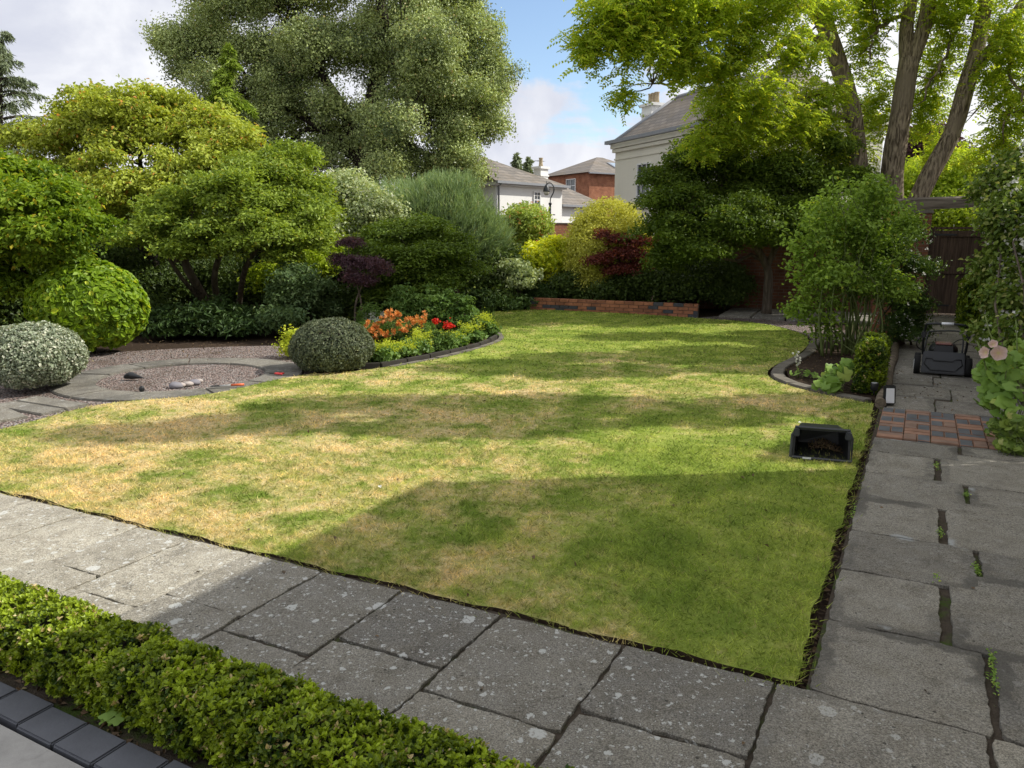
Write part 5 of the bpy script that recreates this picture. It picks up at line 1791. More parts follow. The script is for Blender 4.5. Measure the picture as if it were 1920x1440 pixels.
# ------------------------------------------------------------------ plants of the right bed
def lobed_leaf(mb, p, nrm_, d, r, tint, rng, mat=0):
    b_ = np.cross(nrm_, d)
    k = 15
    vs = [p]
    for i in range(k):
        a = (i / (k - 1) - .5) * 5.3
        rr = r * (.72 + .28 * abs(math.cos(2.45 * a))) * (1 + rng.normal() * .03)
        q = p + (d * math.cos(a) + b_ * math.sin(a)) * rr
        q = q + nrm_ * (-.22 * rr * (rr / r) + .10 * r * math.cos(5 * a))
        vs.append(q)
    f = [(0, i, i + 1) for i in range(1, k)]
    mb.add(vs, f, mat, tint, True)


def leafy(name, label, c, blobs, n, r, seed, mat='holly', face=(-.2, -.6, .7), cat='plant', group=None):
    rng = np.random.default_rng(seed)
    root = thing(name, label, cat, c, group)
    mb, tb = MB(), MB()
    for (bc, br) in blobs:
        for i in range(n):
            d = nrm(rng.normal(size=(1, 3)))[0]
            p = bc + d * br * rng.random() ** .4
            if p[2] < .03:
                continue
            N = nrm((np.array(face) + rng.normal(size=3) * .4)[None])[0]
            D = nrm((np.array([d[0], d[1] * .6, -.5]) + rng.normal(size=3) * .4)[None])[0]
            D = nrm((D - N * D.dot(N))[None])[0]
            lobed_leaf(mb, p, N, D, r * rng.uniform(.55, 1.1), (np.clip(rng.normal(.5, .2), 0, 1), .0 if rng.random() > .05 else .6, 0, 1), rng)
            if rng.random() < .22:
                q0 = np.array(c) + np.array([rng.normal() * .06, rng.normal() * .06, 0])
                tube(tb, limb(q0, p - N * .01, rng, 5, .06, .05), .0035, 4)
    mb.build('leaves', LM[mat], root, c)
    tb.build('stalks', STEM, root, c)
    return root, rng


c = gp(1563, 735)
leafy('hollyhock_seedling', 'low broad leaved green plant in the rose bed left of the box hedge', c, [(at(1575, 700, 8.4), np.array([.17, .15, .09])), (at(1550, 722, 8.2), np.array([.13, .12, .07])), (at(1592, 690, 8.7), np.array([.10, .1, .08]))], 22, .085, 170)
# white foxglove
c = gp(1497, 708)
root, rng = leafy('foxglove', 'small white flowered foxglove at the front of the rose bed', c, [(c + np.array([.05, 0, .06]), np.array([.16, .13, .05]))], 12, .06, 171)
tb = MB()
tip = at(1492, 655, c[1])
tube(tb, limb(c, tip, rng, 5, .01), np.linspace(.008, .004, 5), 5)
tb.build('stem', STEM, root, c)
mb = MB()
for q in range(12):
    p = c + (tip - c) * (.45 + .5 * q / 12) + np.array([rng.normal() * .018, -.015, 0])
    N = nrm(rng.normal(size=(4, 3)) + np.array([0, -1, .3]))
    leaves(mb, np.tile(p, (4, 1)), N, rand_in_plane(N, rng, (0, 0, -.8)), .035, .026, tints(4, rng, .6, .2, 0), 0, 6)
mb.build('flowers', LM['white'], root, c)

# hollyhock on the right
c = gp(1908, 838)
root, rng = leafy('hollyhock', 'tall hollyhock with a pale pink flower at the right edge of the path', c,
                  [(at(1885, 700, 6.2), np.array([.16, .15, .17])), (at(1905, 755, 6.0), np.array([.16, .15, .16])), (at(1860, 740, 6.2), np.array([.10, .12, .14])), (at(1920, 680, 6.4), np.array([.12, .12, .2])), (at(1850, 700, 6.35), np.array([.07, .08, .10]))], 26, .070, 172)
tb = MB()
sp = [(1847, 590), (1832, 640), (1868, 640), (1905, 600)]
budmb = MB()
for (px, py) in sp:
    tip = at(px, py, 6.35)
    P = limb(c + rng.normal(size=3) * np.array([.04, .04, 0]), tip, rng, 8, .02, .03)
    tube(tb, P, np.linspace(.011, .005, 8), 6)
    for q in range(10):
        f_ = .62 + .38 * q / 10
        p = np.array([np.interp(f_, np.linspace(0, 1, 8), P[:, k]) for k in range(3)]) + rng.normal(size=3) * .018
        s_ = .020 * (1.25 - f_ * .6)
        N = nrm(rng.normal(size=(5, 3)))
        leaves(budmb, np.tile(p, (5, 1)), N, rand_in_plane(N, rng, (0, 0, .8)), s_ * 2, s_ * 1.6, tints(5, rng, .8, .15, .1), 0, 6)
tb.build('stems', STEM, root, c)
budmb.build('buds', LM['holly'], root, c)['kind'] = 'stuff'
for (px, py, r_, face) in ((1873, 662, .060, (-.35, -.9, .12)), (1846, 661, .048, (-.95, -.25, .05)), (1862, 645, .035, (-.5, -.6, .5))):
    p = at(px, py, 6.1)
    N = nrm(np.array([face]))[0]
    D = nrm(np.cross(N, [0, 0, 1.0])[None])[0]
    Bv = np.cross(N, D)
    mb = MB()
    k = 30
    vs = [p - N * .022]
    tt = [(.2, .9, 0, 1)]
    for rr, dz_, tn in ((.35, -.008, .15), (1.0, .006, .8)):
        for i in range(k):
            a = i / k * 2 * math.pi
            q = rr * (1 + .06 * math.cos(5 * a) + .015 * math.cos(17 * a))
            vs.append(p + (D * math.cos(a) + Bv * math.sin(a)) * q * r_ + N * (dz_ + .006 * math.cos(11 * a) * rr))
            tt.append((tn, .3 if rr < .5 else 0, 0, 1))
    f = [(0, 1 + i, 1 + (i + 1) % k) for i in range(k)] + [(1 + i, 1 + k + i, 1 + k + (i + 1) % k, 1 + (i + 1) % k) for i in range(k)]
    mb.add(vs, f, 0, np.array(tt), True)
    fl = mb.build('flower', LM['pink'], root, c)
    mb = MB()
    tube(mb, [p - N * .02, p + N * .006], [.006, .004], 7)
    mb.build('stamen', LM['lime'], fl, (0, 0, 0))
c = gp(1908, 852)
leafy('low_leafy_plant', 'low pale leafy plant beneath the hollyhock beside the brick band', c, [(at(1885, 805, 6.0) , np.array([.14, .13, .10])), (at(1915, 800, 5.85), np.array([.15, .12, .13])), (at(1900, 835, 5.8), np.array([.13, .10, .06]))], 110, .036, 173, 'hydrangea')

# ------------------------------------------------------------------ the mower
MC = uv(7.75, .60)
root = thing('lawn_mower', 'black push mower with its grass box off, parked on the shaded path', 'lawn mower', MC, rotz=-AL)
mb = MB()
box(mb, (0, .33, .175), (.46, .62, .17), 0, top=(.9, .92))
box(mb, (0, .62, .15), (.40, .10, .12), 0, top=(.8, .5))
mb.build('deck', BLACK_P, root, bevel=.03)
# rear flap with hexagon ribs
mb = MB()
ey_ = np.array([0, -.25, -.97])
box(mb, (0, -.035, .165), (.47, .025, .27), 0, ez=np.array([0, .18, .98]), ey=np.array([0, .98, -.18]), top=(.94, 1))
fl = mb.build('rear_flap', GREY_P, root, bevel=.012)
mb = MB()
hexa = [(-.19, .215), (-.12, .215), (-.10, .19), (.10, .19), (.12, .215), (.19, .215), (.205, .15), (.13, .075), (-.13, .075), (-.205, .15)]
def flp(x, z):
    return np.array([x, -.052 + (z - .165) * .18 - .006, z])
tube(mb, [flp(*h_) for h_ in hexa + hexa[:1]], .007, 6)
mb.build('ridge', BLACK_P, fl)
for x in (-.275, .275):
    for y, r_ in ((.06, .115), (.60, .095)):
        wroot = MB()
        tube(wroot, [(x - .035, y, r_), (x - .03, y, r_), (x + .03, y, r_), (x + .035, y, r_)], [r_ * .9, r_, r_, r_ * .9], 24)
        wh = wroot.build('wheel', RUBBER, root)
        hub = MB()
        sx_ = 1 if x > 0 else -1
        tube(hub, [(x + sx_ * .034, y, r_), (x + sx_ * .041, y, r_)], [r_ * .62, r_ * .5], 18, smooth=False)
        hub.build('hub', SILVER if y < .3 else GREY_P, wh)
mb = MB()
tube(mb, [(0, .36, .25), (0, .36, .30), (0, .36, .345), (0, .36, .36)], [.165, .16, .13, .06], 20)
box(mb, (0, .25, .30), (.22, .2, .10), 0, top=(.85, .85))
mo = mb.build('motor_housing', BLACK_P, root)
mb = MB()
box(mb, (0, .30, .368), (.20, .22, .022), 0, top=(.8, .8))
mb.build('battery_lid', RED_P, mo, bevel=.008)
mb = MB()
hp = [(-.225, .10, .24), (-.235, .04, .40), (-.225, -.02, .60), (-.19, -.045, .635), (0, -.055, .645), (.19, -.045, .635), (.225, -.02, .60), (.235, .04, .40), (.225, .10, .24)]
tube(mb, smooth_path(hp, 4), .014, 9)
hd = mb.build('handle', BLACK_M, root)
mb = MB()
tube(mb, [(-.06, -.056, .646), (.07, -.056, .646)], .0165, 10)
mb.build('grip_label', WHITE_PL, hd)
mb = MB()
box(mb, (-.235, .02, .50), (.05, .07, .09))
mb.build('switch_box', BLACK_P, hd, bevel=.012)
mb = MB()
box(mb, (.235, .02, .50), (.05, .06, .08))
mb.build('pivot_block', BLACK_P, hd, bevel=.012)
mb = MB()
tube(mb, smooth_path([(-.215, .18, .27), (-.19, .30, .46), (-.16, .34, .50), (.1, .36, .52), (.17, .34, .50), (.20, .28, .44), (.20, .16, .27)], 4), .010, 7)
mb.build('folded_bar', BLACK_M, root)
mb = MB()
tube(mb, smooth_path([(-.24, .02, .48), (-.30, -.01, .42), (-.29, .05, .33), (-.2, .12, .27)], 4), .006, 6)
mb.build('cable', BLACK_P, root)
mb = MB()
tube(mb, smooth_path([(.05, .2, .33), (.12, .12, .42), (.19, .06, .46), (.235, .02, .48)], 4), .005, 6)
mb.build('cable', BLACK_P, root)

# ------------------------------------------------------------------ grass box on the lawn
GB = gp(1538, 862)
root = thing('grass_box', 'black mower grass box lying open on the lawn near the path', 'grass box', GB, rotz=R(-19))


def shell_box(mb, front, back, th=.012, mat=0):
    """open fronted tapering box from two rings of 4..n points; ring order matches"""
    f_, b_ = np.array(front, float), np.array(back, float)
    n = len(f_)
    fc, bc = f_.mean(0), b_.mean(0)
    fi = fc + (f_ - fc) * .92
    bi = bc + (b_ - bc) * .90 + np.array([0, -th, 0])
    vs = np.vstack([f_, b_, fi, bi])
    fs = []
    for i in range(n):
        j = (i + 1) % n
        fs += [(i, j, n + j, n + i), (2 * n + j, 2 * n + i, 3 * n + i, 3 * n + j), (j, i, 2 * n + i, 2 * n + j)]
    mb.add(vs, fs, mat)
    mb.f.append((np.array([[n + i for i in range(n)]]) + mb.n - len(vs), mat, False))
    mb.f.append((np.array([[3 * n + i for i in range(n)][::-1]]) + mb.n - len(vs), mat, False))


mb = MB()
shell_box(mb, [(-.21, -.02, .0), (.21, -.02, .0), (.205, .02, .17), (.19, .035, .225), (-.19, .035, .225), (-.205, .02, .17)], [(-.17, .40, .02), (.17, .40, .02), (.165, .42, .14), (.14, .40, .19), (-.14, .40, .19), (-.165, .42, .14)])
mb.build('hopper', BLACK_P, root, bevel=.008)
mb = MB()
fr_ = [(-.217, -.03, .012), (.217, -.03, .012), (.212, .012, .18), (.195, .03, .238), (-.195, .03, .238), (-.212, .012, .18)]
tube(mb, fr_ + fr_[:1], .013, 6, smooth=False)
mb.build('rim', GREY_P, root)
for x in (-.185, .185):
    mb = MB()
    box(mb, (x, .0, .205), (.05, .05, .06), 0, top=(.8, .8))
    mb.build('hook', GREY_P, root, bevel=.008)
mb = MB()
box(mb, (-.10, -.046, .016), (.062, .004, .014))
mb.build('warning_label', WHITE_PL, root)
mb = MB()
rng = np.random.default_rng(180)
n = 260
P = np.stack([rng.normal(.04, .06, n), rng.uniform(.16, .34, n), np.zeros(n)], 1)
P[:, 2] = .025 + .05 * np.exp(-((P[:, 0] - .02) ** 2) / .008) * (P[:, 1] / .3) + rng.random(n) * .01
N = nrm(rng.normal(size=P.shape) + np.array([0, 0, .8]))
leaves(mb, P, N, rand_in_plane(N, rng), .035, .006, tints(n, rng, .6, .25, .3), 0, 4)
mb.build('clippings', LM['litter'], root)['kind'] = 'stuff'

# ------------------------------------------------------------------ garden lights
p = uv(5.62, .10)
root = thing('solar_light', 'black framed solar light with a white panel on the path corner', 'light', p, rotz=-AL + R(20))
mb = MB()
box(mb, (0, .02, .105), (.115, .05, .20), 0, ez=np.array([.0, .16, .987]), ey=np.array([0, .987, -.16]), top=(.94, 1))
box(mb, (0, .06, .03), (.10, .09, .05))
mb.build('housing', BLACK_P, root, bevel=.012)
mb = MB()
box(mb, (0, -.008, .10), (.082, .006, .150), 0, ez=np.array([.0, .16, .987]), ey=np.array([0, .987, -.16]), top=(.94, 1))
mb.build('panel', WHITE_PL, root, bevel=.002)
p = gp(1638, 741)
root = thing('spike_light', 'small black round topped garden light beside the box hedge', 'light', p)
mb = MB()
tube(mb, [p * 1, p + [0, 0, .06]], .008, 8)
tube(mb, [p + [0, 0, .05], p + [0, 0, .06], p + [0, 0, .13], p + [0, 0, .135]], [.03, .038, .042, .040], 18)
mb.build('housing', BLACK_P, root, p)
mb = MB()
tube(mb, [p + [0, 0, .135], p + [0, 0, .139]], .030, 18, smooth=False)
mb.build('lens', SILVER, root, p)

# ------------------------------------------------------------------ odds and ends
mb = MB()


def pebble(mb, c, r, rng, mat=0):
    th, ph = np.meshgrid(np.linspace(0, 2 * math.pi, 13)[:-1], np.linspace(.02, math.pi - .02, 8))
    g_ = np.stack([np.cos(th) * np.sin(ph), np.sin(th) * np.sin(ph), np.cos(ph)], -1)
    k = 1 + .12 * wav(g_ * 2 + rng.random() * 20, 1.0)
    P = np.array(c) + g_ * k[..., None] * np.array(r)
    i = np.arange(7)[:, None] * 12
    j = np.arange(12)[None]
    f = np.stack([i + j, i + 12 + j, i + 12 + (j + 1) % 12, i + (j + 1) % 12], -1).reshape(-1, 4)
    mb.add(P.reshape(-1, 3), f, mat, None, True)


rng = np.random.default_rng(190)
for i, (px, py, s_, lab) in enumerate(((330, 723, .08, 'flat brownish cobble at the left of the row on the gravel'), (340, 722, .05, 'small pale cobble second from the left on the gravel'), (353, 720, .06, 'pale round cobble in the middle of the row on the gravel'), (365, 717, .07, 'bluish cobble fourth along on the gravel'),
                                       (374, 714, .045, 'small white cobble at the right end of the row on the gravel'))):
    c = gp(px, py)
    mb = MB()
    pebble(mb, c, (s_, s_ * .8, s_ * .55), rng)
    tag(mb.build('cobble', [STONE_W, STONE_G][i in (0, 3)], loc=c), lab, 'stone', 'cobbles on the gravel')
c = gp(248, 709)
mb = MB()
P = smooth_path([c + [-.10, 0, .01], c + [-.03, .01, .03], c + [.05, 0, .02], c + [.16, -.03, .005]], 4)
tube(mb, P, [.015, .03, .035, .04, .045, .045, .04, .035, .03, .022, .015, .008, .004][:len(P)], 7)
tag(mb.build('crumpled_cloth', BLACK_P, loc=c), 'crumpled black cloth lying on the gravel circle', 'cloth')
c = gp(266, 733)
mb = MB()
pebble(mb, c + [0, 0, .02], (.03, .025, .04), rng)
tag(mb.build('dark_lump', BLACK_P, loc=c), 'small black lump at the near edge of the gravel circle', 'stone')
# screwdriver and pruner on the stone ring
c = gp(430, 724, .015)
root = thing('hand_tool', 'long tool with an orange handle lying on the stone ring', 'tool', c, rotz=R(14))
mb = MB()
tube(mb, [(.02, 0, .012), (.16, 0, .012)], [.012, .014], 8)
mb.build('handle', ORANGE_P, root)
mb = MB()
tube(mb, [(-.10, 0, .012), (.02, 0, .012)], .006, 6)
mb.build('shaft', SILVER, root)
mb = MB()
box(mb, (-.15, 0, .010), (.11, .035, .012), 0, top=(.6, .6))
mb.build('blade', BLACK_M, root)
c = gp(515, 702, .015)
root = thing('hand_pruner', 'red handled pruner lying on the stone ring near the dome bush', 'tool', c, rotz=R(-8))
for s_ in (-1, 1):
    mb = MB()
    tube(mb, smooth_path([(0, 0, .012), (.05, s_ * .025, .012), (.11, s_ * .03, .012)], 4), .011, 7)
    mb.build('handle', REDTOOL, root)
mb = MB()
box(mb, (-.035, 0, .012), (.07, .018, .008))
mb.build('blade', BLACK_M, root)
# bird box
c = at(329, 483, 14.2)
root = thing('bird_box', 'small pale wooden bird box on a leaning acer stem', 'bird box', c)
mb = MB()
box(mb, c, (.13, .12, .18))
mb.build('body', EDGE_W, root, c, bevel=.004)
mb = MB()
box(mb, c + [0, -.01, .10], (.17, .17, .02))
mb.build('lid', EDGE_W, root, c, bevel=.003)
mb = MB()
tube(mb, [c + [0, -.058, .03], c + [0, -.063, .03]], .018, 12)
mb.build('entrance', BLACK_M, root, c)
# grey trough
tr = uv(-.93, -4.18)
root = thing('grey_trough', 'grey plastic planter corner at the left edge above the hedge', 'planter', tr, rotz=-AL)
mb = MB()
for (cx, cy, sx, sy) in ((-.36, -.15, .72, .03), (-.36, .15, .72, .03), (-.015, 0, .03, .27), (-.705, 0, .03, .27)):
    box(mb, (cx, cy, .06), (sx, sy, .12))
box(mb, (-.36, 0, .02), (.66, .27, .02))
mb.build('body', GREY_TR, root, bevel=.003)
mb = MB()
for (cx, cy, sx, sy) in ((-.36, -.158, .76, .05), (-.36, .158, .76, .05), (-.005, 0, .05, .262), (-.715, 0, .05, .262)):
    box(mb, (cx, cy, .128), (sx, sy, .018))
mb.build('rim', GREY_TR, root, bevel=.004)
# fallen white petals and a leaf on the lawn
for i, (px, py) in enumerate(((712, 912), (1500, 792))):
    c = gp(px, py, .02)
    mb = MB()
    N = np.array([[0.1, -.3, .95]])
    leaves(mb, c[None], nrm(N), rand_in_plane(nrm(N), rng), .035, .028, tints(1, rng, .8, 0, 0), 0, 6)
    tag(mb.build('fallen_petal', LM['white'], loc=c), ['white fleck lying on the sunny lawn near the shadow corner', 'white fleck on the lawn just above the grass box'][i], 'petal')
# weeds in joints
WEEDS = [(1757, 1085, 'in the gap of the third path row'), (1762, 1000, 'in the upright joint below the bend'), (1812, 930, 'in the joint level with the grass box'), (1757, 875, 'in the joint just below the brick band'), (1830, 1070, 'beside the white lime stain'), (1860, 1240, 'in the joint near the right edge'), (1862, 1275, 'by the pale stain low on the right'),
         (1600, 960, 'in the soil strip beside the lawn')]
for i, (px, py, where) in enumerate(WEEDS):
    c = gp(px, py)
    mb = MB()
    rg = np.random.default_rng(200 + i)
    nw = int(rg.integers(18, 90))
    P = c + U * (rg.normal(size=(nw, 1)) * rg.uniform(.02, .07)) + V * (rg.normal(size=(nw, 1)) * .009) + np.stack([0 * rg.random(nw), 0 * rg.random(nw), rg.random(nw) * .018], 1)
    N = nrm(rg.normal(size=P.shape) * .5 + np.array([0, 0, 1]))
    leaves(mb, P, N, rand_in_plane(N, rg), rg.uniform(.008, .018, nw), .009, tints(nw, rg, .6, .25, .1), 0, 6)
    tag(mb.build('joint_weed', LM['holly'], loc=c), 'tiny green weed ' + where, 'weed', 'weeds in the paving joints')
c = gp(214, 1358)
mb = MB()
rg = np.random.default_rng(210)
for q in range(3):
    lobed_leaf(mb, c + np.array([rg.normal() * .015, rg.normal() * .015, .025 + .012 * q]), nrm(np.array([[rg.normal() * .2, -.4, .8]]))[0], np.array([1, 0, 0]) if q else np.array([0, 1, 0.]), .035, (.7, 0, 0, 1), rg)
tag(mb.build('seedling', LM['holly'], loc=c), 'pale lobed seedling leaf at the foot of the box hedge', 'seedling')


# litter on the soil strip and beds
def litter():
    rg = np.random.default_rng(220)
    mb = MB()
    pts = [uv(rg.uniform(.1, 5.2), rg.uniform(-.03, .02), -.05) for _ in range(260)]
    pts += [uv(rg.uniform(-1.42, -1.36), rg.uniform(-5, 0), -.012) for _ in range(240)]
    pts += [np.array([rg.uniform(3.4, 5.0), rg.uniform(8.0, 11.5), .0]) for _ in range(420)]
    pts += [np.array([rg.uniform(-6.5, -2.6), rg.uniform(10.3, 12.5), -.01]) for _ in range(500)]
    pts += [uv(rg.uniform(5.5, 15), rg.uniform(.1, 1.3), .008) for _ in range(160)]
    pts += [uv(15.7 + rg.normal() * .2, rg.uniform(.2, 1.5), .012) for _ in range(200)]
    pl = np.stack([rg.uniform(-4, 4, 260), rg.uniform(3.2, 16, 260), np.full(260, .022)], 1)
    pts += list(pl[inside(pl, LAWN_OUT)])
    pts += [uv(rg.uniform(-1, 5), rg.uniform(-4, 1.3), .006) for _ in range(70)]
    P = np.array(pts)
    N = nrm(rg.normal(size=P.shape) * .45 + np.array([0, 0, 1]))
    s = rg.uniform(.012, .04, len(P))
    leaves(mb, P, N, rand_in_plane(N, rg), s, s * .6, tints(len(P), rg, .4, .3, .1), 0, 4, .3)
    tag(mb.build('fallen_leaves', LM['litter']), 'dry leaf litter scattered over the beds, paving and lawn', 'leaf litter', kind='stuff')


litter()


# ------------------------------------------------------------------ buildings
def hip_roof(mb, x0, x1, y0, y1, z, rise, ov=.25, in0=None, in1=None, mat=0):
    x0, x1, y0, y1 = x0 - ov, x1 + ov, y0 - ov, y1 + ov
    my = (y0 + y1) / 2
    h0 = (y1 - y0) / 2 if in0 is None else in0
    h1 = (y1 - y0) / 2 if in1 is None else in1
    vs = [(x0, y0, z), (x1, y0, z), (x1, y1, z), (x0, y1, z), (x0 + h0, my, z + rise), (x1 - h1, my, z + rise)]
    mb.add(vs, [(0, 1, 5, 4), (1, 2, 5), (2, 3, 4, 5), (3, 0, 4), (0, 3, 2, 1)], mat)
    return vs


def sash(root, x, y, z, w_, h_, cols=2, rows=4, face=-1, axis='x'):
    """window in the wall plane: frame proud of the wall, pane behind, glazing bars"""
    def P(a, d, b):
        return (x + a, y + face * d, z + b) if axis == 'x' else (x + face * d, y + a, z + b)

    def S(a, d, b):
        return (a, d, b) if axis == 'x' else (d, a, b)
    mb = MB()
    t = .06
    for (a, b, sa, sb) in ((0, h_ / 2 - t / 2, w_, t), (0, -h_ / 2 + t / 2, w_, t), (-w_ / 2 + t / 2, 0, t, h_ - 2 * t), (w_ / 2 - t / 2, 0, t, h_ - 2 * t)):
        box(mb, P(a, .03, b), S(sa, .08, sb))
    for i in range(1, cols):
        box(mb, P(-w_ / 2 + w_ * i / cols, .028, 0), S(.025, .05, h_ - 2 * t))
    for i in range(1, rows):
        box(mb, P(0, .026, -h_ / 2 + h_ * i / rows), S(w_ - 2 * t, .045 if i != rows // 2 else .06, .025 if i != rows // 2 else .05))
    box(mb, P(0, .05, -h_ / 2 - .05), S(w_ + .16, .16, .07))
    wn_ = mb.build('window', WHITE_P, root)
    mb = MB()
    box(mb, P(0, .008, 0), S(w_ - t, .012, h_ - t))
    mb.build('pane', PANE, wn_)
    return wn_


def chimney(root, c, s, h, pots, mat=WHITE_R, rect=None):
    mb = MB()
    box(mb, (c[0], c[1], c[2] + h / 2), (s[0], s[1], h))
    box(mb, (c[0], c[1], c[2] + h + .06), (s[0] + .16, s[1] + .16, .12))
    box(mb, (c[0], c[1], c[2] + h - .35), (s[0] + .08, s[1] + .08, .08))
    ch = mb.build('chimney', mat, root)
    for i in range(pots):
        px = c[0] + (i - (pots - 1) / 2) * (s[0] / max(pots, 1)) * .95
        mb = MB()
        tube(mb, [(px, c[1], c[2] + h + .12), (px, c[1], c[2] + h + .30), (px, c[1], c[2] + h + .52), (px, c[1], c[2] + h + .58)], [.13, .10, .10, .13], 10)
        mb.build('chimney_pot', POT, ch)
    return ch


def gutter(root, x0, x1, y, z, name='gutter'):
    mb = MB()
    box(mb, ((x0 + x1) / 2, y, z), (x1 - x0, .14, .12))
    mb.build(name, LEAD, root)


# cottage
pa, pb = at(930, 445, 38.0), at(1053, 445, 41.8)
a_ = math.atan2(pb[1] - pa[1], pb[0] - pa[0])
Lc = math.hypot(pb[0] - pa[0], pb[1] - pa[1])
root = thing('white_cottage', 'white rendered cottage with a grey hipped slate roof behind the street lamp', 'house', (pa[0], pa[1], 0), rotz=a_)
mb = MB()
box(mb, (Lc / 2, 3.5, 2.0), (Lc, 7.0, 4.1))
mb.build('wall', WHITE_R, root)
mb = MB()
box(mb, (Lc / 2, 3.5, 4.14), (Lc + .36, 7.36, .18))
mb.build('fascia', WHITE_P, root)
mb = MB()
hip_roof(mb, 0, Lc, 0, 7.0, 4.235, 1.75, .24, 1.0, Lc * .78)
mb.build('roof', SLATE, root)
gutter(root, -.25, Lc + .25, -.30, 4.19)
sash(root, Lc * .59, 0, 3.45, .55, .85, 2, 4)
mb = MB()
tube(mb, [(.12, -.08, .0), (.12, -.08, 4.0), (.12, -.25, 4.14)], .05, 8)
mb.build('downpipe', LEAD, root)
mb = MB()
box(mb, (.62, -.03, 2.55), (.22, .06, .22))
mb.build('vent_plate', EDGE_DK, root)
chimney(root, (Lc - .35, 1.2, 4.3), (.62, .5), .85, 1)
mb = MB()
tube(mb, [(Lc - .1, 1.5, 4.2), (Lc - .1, 1.5, 5.75)], .018, 5)
tube(mb, [(Lc - .45, 1.5, 5.6), (Lc + .25, 1.5, 5.6)], .012, 5)
for q in range(5):
    tube(mb, [(Lc - .4 + q * .14, 1.32, 5.6), (Lc - .4 + q * .14, 1.68, 5.6)], .008, 4)
mb.build('aerial', LEAD, root)
# lower wing to the right
mb = MB()
box(mb, (Lc + 2.2, 2.4, 1.6), (4.4, 4.2, 3.3))
mb.build('wing_wall', WHITE_R, root)
mb = MB()
hip_roof(mb, Lc + .02, Lc + 4.4, .3, 4.5, 3.27, 1.35, .22, .3, 2.2)
mb.build('wing_roof', SLATE, root)
gutter(root, Lc + .05, Lc + 4.55, .02, 3.24, 'wing_gutter')
mb = MB()
tube(mb, [(Lc + 2.35, .22, .3), (Lc + 2.35, .22, 3.2)], .045, 8)
tube(mb, [(Lc + .15, .2, 2.75), (Lc + .25, .2, 2.3), (Lc + 2.3, .2, 2.0)], .04, 8)
mb.build('wing_pipe', WHITE_P, root)

# brick house behind
pc = at(1103, 445, 62)
root = thing('brick_house', 'orange brick house with a hipped roof and skylight behind the cottage', 'house', (pc[0], pc[1], 0), rotz=R(-14))
# corner towards us; local x to the right, local y to the back; left face runs back
mb = MB()
box(mb, (3.5, 3.2, 3.2), (7.0, 6.4, 6.6))
mb.build('wall', BRICK_HOUSE, root, mat4=None)
root.rotation_euler = (0, 0, R(32))
mb = MB()
hip_roof(mb, 0, 7.0, 0, 6.4, 6.52, 1.55, .3)
mb.build('roof', SLATE, root)
gutter(root, -.3, 7.3, -.36, 6.46)
sash(root, 0, 2.4, 5.6, 1.3, 1.1, 2, 2, -1, 'y')
mb = MB()
n_ = nrm(np.array([[0, -1.55, 3.5]]))[0] * np.array([1, 1, 1])
tdir = nrm(np.array([[0, 3.5, 1.55]]))[0]
nn_ = np.cross(np.array([1.0, 0, 0]), tdir)
pcn = np.array([3.7, 1.35, 6.52 + 1.65 * 1.55 / 3.5])
box(mb, pcn + nn_ * .03, (1.0, 1.15, .10), 0, ex=np.array([1.0, 0, 0]), ey=tdir, ez=nn_)
sk = mb.build('skylight', LEAD, root)
mb = MB()
box(mb, pcn + nn_ * .085, (.8, .95, .02), 0, ex=np.array([1.0, 0, 0]), ey=tdir, ez=nn_)
mb.build('pane', plain('sky_glass', (.25, .33, .42), .1, .8, var=.1), sk)

# cream house on the right
pa, pb = at(1150, 445, 35), at(1280, 445, 30.2)
dr_ = (pb - pa)[:2] / np.linalg.norm((pb - pa)[:2])
LH = 10.0
root = thing('cream_house', 'tall cream rendered house with slate roof and white chimneys behind the robinia', 'house', (pa[0], pa[1], 0), rotz=math.atan2(dr_[1], dr_[0]))
mb = MB()
box(mb, (LH / 2, 2.4, 2.7), (LH, 4.8, 5.4))
mb.build('wall', CREAM_R, root)
mb = MB()
box(mb, (LH / 2, 2.4, 5.50), (LH + .34, 5.14, .20))
box(mb, (LH / 2, 2.4, 5.31), (LH + .22, 5.02, .14))
box(mb, (LH / 2, 2.4, 4.95), (LH + .08, 4.88, .07))
mb.build('cornice', CREAM_R, root)
mb = MB()
box(mb, (LH / 2, -.30, 5.67), (LH + .66, .16, .14))
box(mb, (-.26, 2.4, 5.67), (.16, 5.1, .14))
mb.build('gutter', LEAD, root)
mb = MB()
hip_roof(mb, .1, LH - .1, .1, 4.7, 5.62, 1.95, .25, 1.2, 2.0)
mb.build('roof', SLATE, root)
mb = MB()
hx = [(.0, .0, 5.7), (2.25, 4.5, 8.12)]
tube(mb, [(-.1, -.1, 5.66), (1.06, 2.36, 7.55)], .09, 6)
tube(mb, [(1.06, 2.4, 7.57), (LH - 1.9, 2.4, 7.57)], .09, 6)
mb.build('lead_ridge', LEAD, root)
for x in (2.4, 5.2, 8.0):
    sash(root, x, 0, 3.75, 1.05, 1.75, 3, 4)
    sash(root, x, 0, 1.25, 1.05, 1.9, 3, 4)
chimney(root, (.22, 1.75, 5.7), (.80, .70), 1.55, 3)
chimney(root, (7.4, 3.0, 6.6), (.75, .55), 1.5, 3)
mb = MB()
box(mb, (1.55, 2.75, 7.2), (.9, .5, .85), top=(.7, .9))
mb.build('roof_parapet', WHITE_R, root, bevel=.08)

